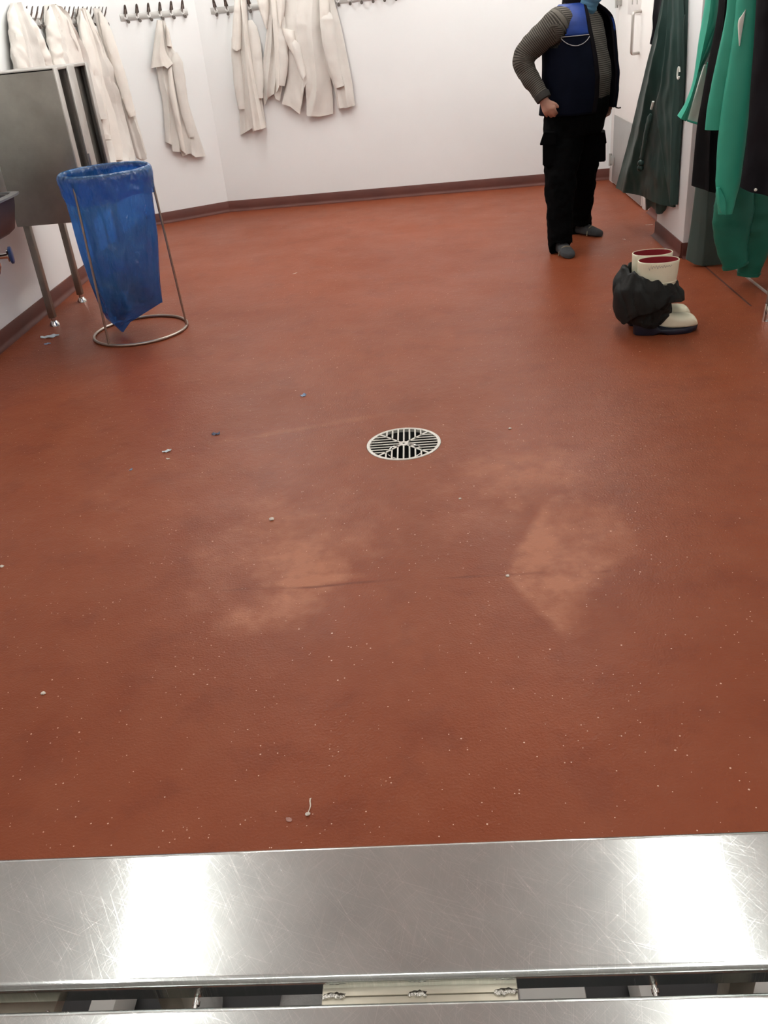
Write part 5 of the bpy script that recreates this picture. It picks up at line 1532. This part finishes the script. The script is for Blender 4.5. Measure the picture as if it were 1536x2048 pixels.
def vest_pt(z, phi, g=0.0):
    fl = max(0.0, min(1.0, (radians(95) - phi) / radians(60)))
    fl = fl * fl * (3 - 2 * fl)
    flare = fl * (0.018 + 0.022 * max(0, min(1, (z - 1.12) / 0.2)) - 0.02 * max(0, (z - 1.38) / 0.07))
    rf = max(0.0, min(1.0, (phi - radians(300)) / radians(38)))
    gr = 0.022 + g + 0.006 * nz(phi * 2, z * 5, 2) + 0.010 * max(0.0, (0.98 - z) / 0.12) - 0.010 * max(0, (z - 1.36) / 0.09)
    p = tor(z, phi, gr)
    d = (p - PC0); d.z = 0; d.normalize()
    return p + d * flare + PF * 0.006 * rf


def in_armhole(p):
    for sh, el, sg in ((SHR, ELR, -1), (SHL, ELL, 1)):
        lat = (p - PC0).dot(PL) * sg
        q = p - (sh - Vector((0, 0, 0.045)))
        q2 = Vector((q.dot(PF), q.z))
        if lat > 0.15 and (q2.x / 0.085) ** 2 + (q2.y / 0.105) ** 2 < 1: return True
    return False


def vest_part(z0, z1, g=0.0, ph0=PH0, ph1=PH1):
    bm = B(); G = []
    zz = [z for z in ZV if z0 - 1e-6 <= z <= z1 + 1e-6]
    for z in zz: G.append([bm.verts.new(vest_pt(z, ph0 + (ph1 - ph0) * k / (NPHI - 1), g)) for k in range(NPHI)])
    for i in range(len(zz) - 1):
        for k in range(NPHI - 1):
            f = (G[i][k], G[i][k + 1], G[i + 1][k + 1], G[i + 1][k])
            c = sum((v.co for v in f), Vector()) / 4
            if not in_armhole(c): bm.faces.new(f)
    for v in [v for v in bm.verts if not v.link_faces]: bm.verts.remove(v)
    return bm


zy = ZV[31]
vs = OBJ('vest', vest_part(0.84, zy), M['vest'], per, smooth=70)
yk = OBJ('yoke', vest_part(zy, 1.46, 0.001), M['yoke'], vs, smooth=70)
for o in (vs, yk):
    md = o.modifiers.new('thick', 'SOLIDIFY'); md.thickness = 0.010; md.offset = -0.6
# dark facings along both front edges
for ph, wdt, gg in ((PH0, 10, 0.003), (PH0, 62, -0.010), (PH1 - radians(7), 7, 0.004)):
    bm = B(); rows = []
    for z in ZV: rows.append([vest_pt(z, ph + radians(wdt) * k / 9, gg) for k in range(10)])
    loft(bm, rows, closed=False)
    o = OBJ('front_facing', bm, M['vest_collar'], vs, smooth=70); md = o.modifiers.new('thick', 'SOLIDIFY'); md.thickness = 0.012; md.offset = -0.5
# stand collar
bm = B(); rows = []
for i in range(8):
    u_ = i / 7; row = []
    for k in range(60):
        ph = radians(30) + radians(308) * k / 59
        front = max(0, cos(ph)) ** 2
        z = 1.405 + 0.075 * u_ - 0.03 * front * (1 - u_) - 0.012 * front
        rr = 0.099 - 0.010 * u_ + 0.010 * front
        row.append(PC0 + PF * (rr * cos(ph) * 1.0 + 0.012) + PL * rr * 0.98 * sin(ph) + Vector((0, 0, z)))
    rows.append(row)
loft(bm, rows, closed=False); o = OBJ('collar', bm, M['vest_collar'], vs, smooth=70); md = o.modifiers.new('thick', 'SOLIDIFY'); md.thickness = 0.014
# pale piping: a straight seam and a drooping curve under it on the right chest, and a short one on the left panel
for lst in ([(radians(283 + 50 * u), zy) for u in np.linspace(0, 1, 16)],
            [(radians(283 + 49 * u), zy - 0.006 - 0.046 * sin(pi * u) ** 0.8) for u in np.linspace(0, 1, 26)],
            [(radians(36 + 34 * u), zy) for u in np.linspace(0, 1, 10)]):
    bm = B(); tube(bm, [vest_pt(z, ph, 0.004) for ph, z in lst], 0.0022, 8); OBJ('piping', bm, M['piping'], vs)
bm = B(); q = vest_pt(ZV[0], PH0, 0.0); tube(bm, [q, q + Vector((0.02, 0, -0.006)), q + Vector((0.034, 0, -0.004))], 0.004, 8); OBJ('zip_pull', bm, M['cuff'], vs)
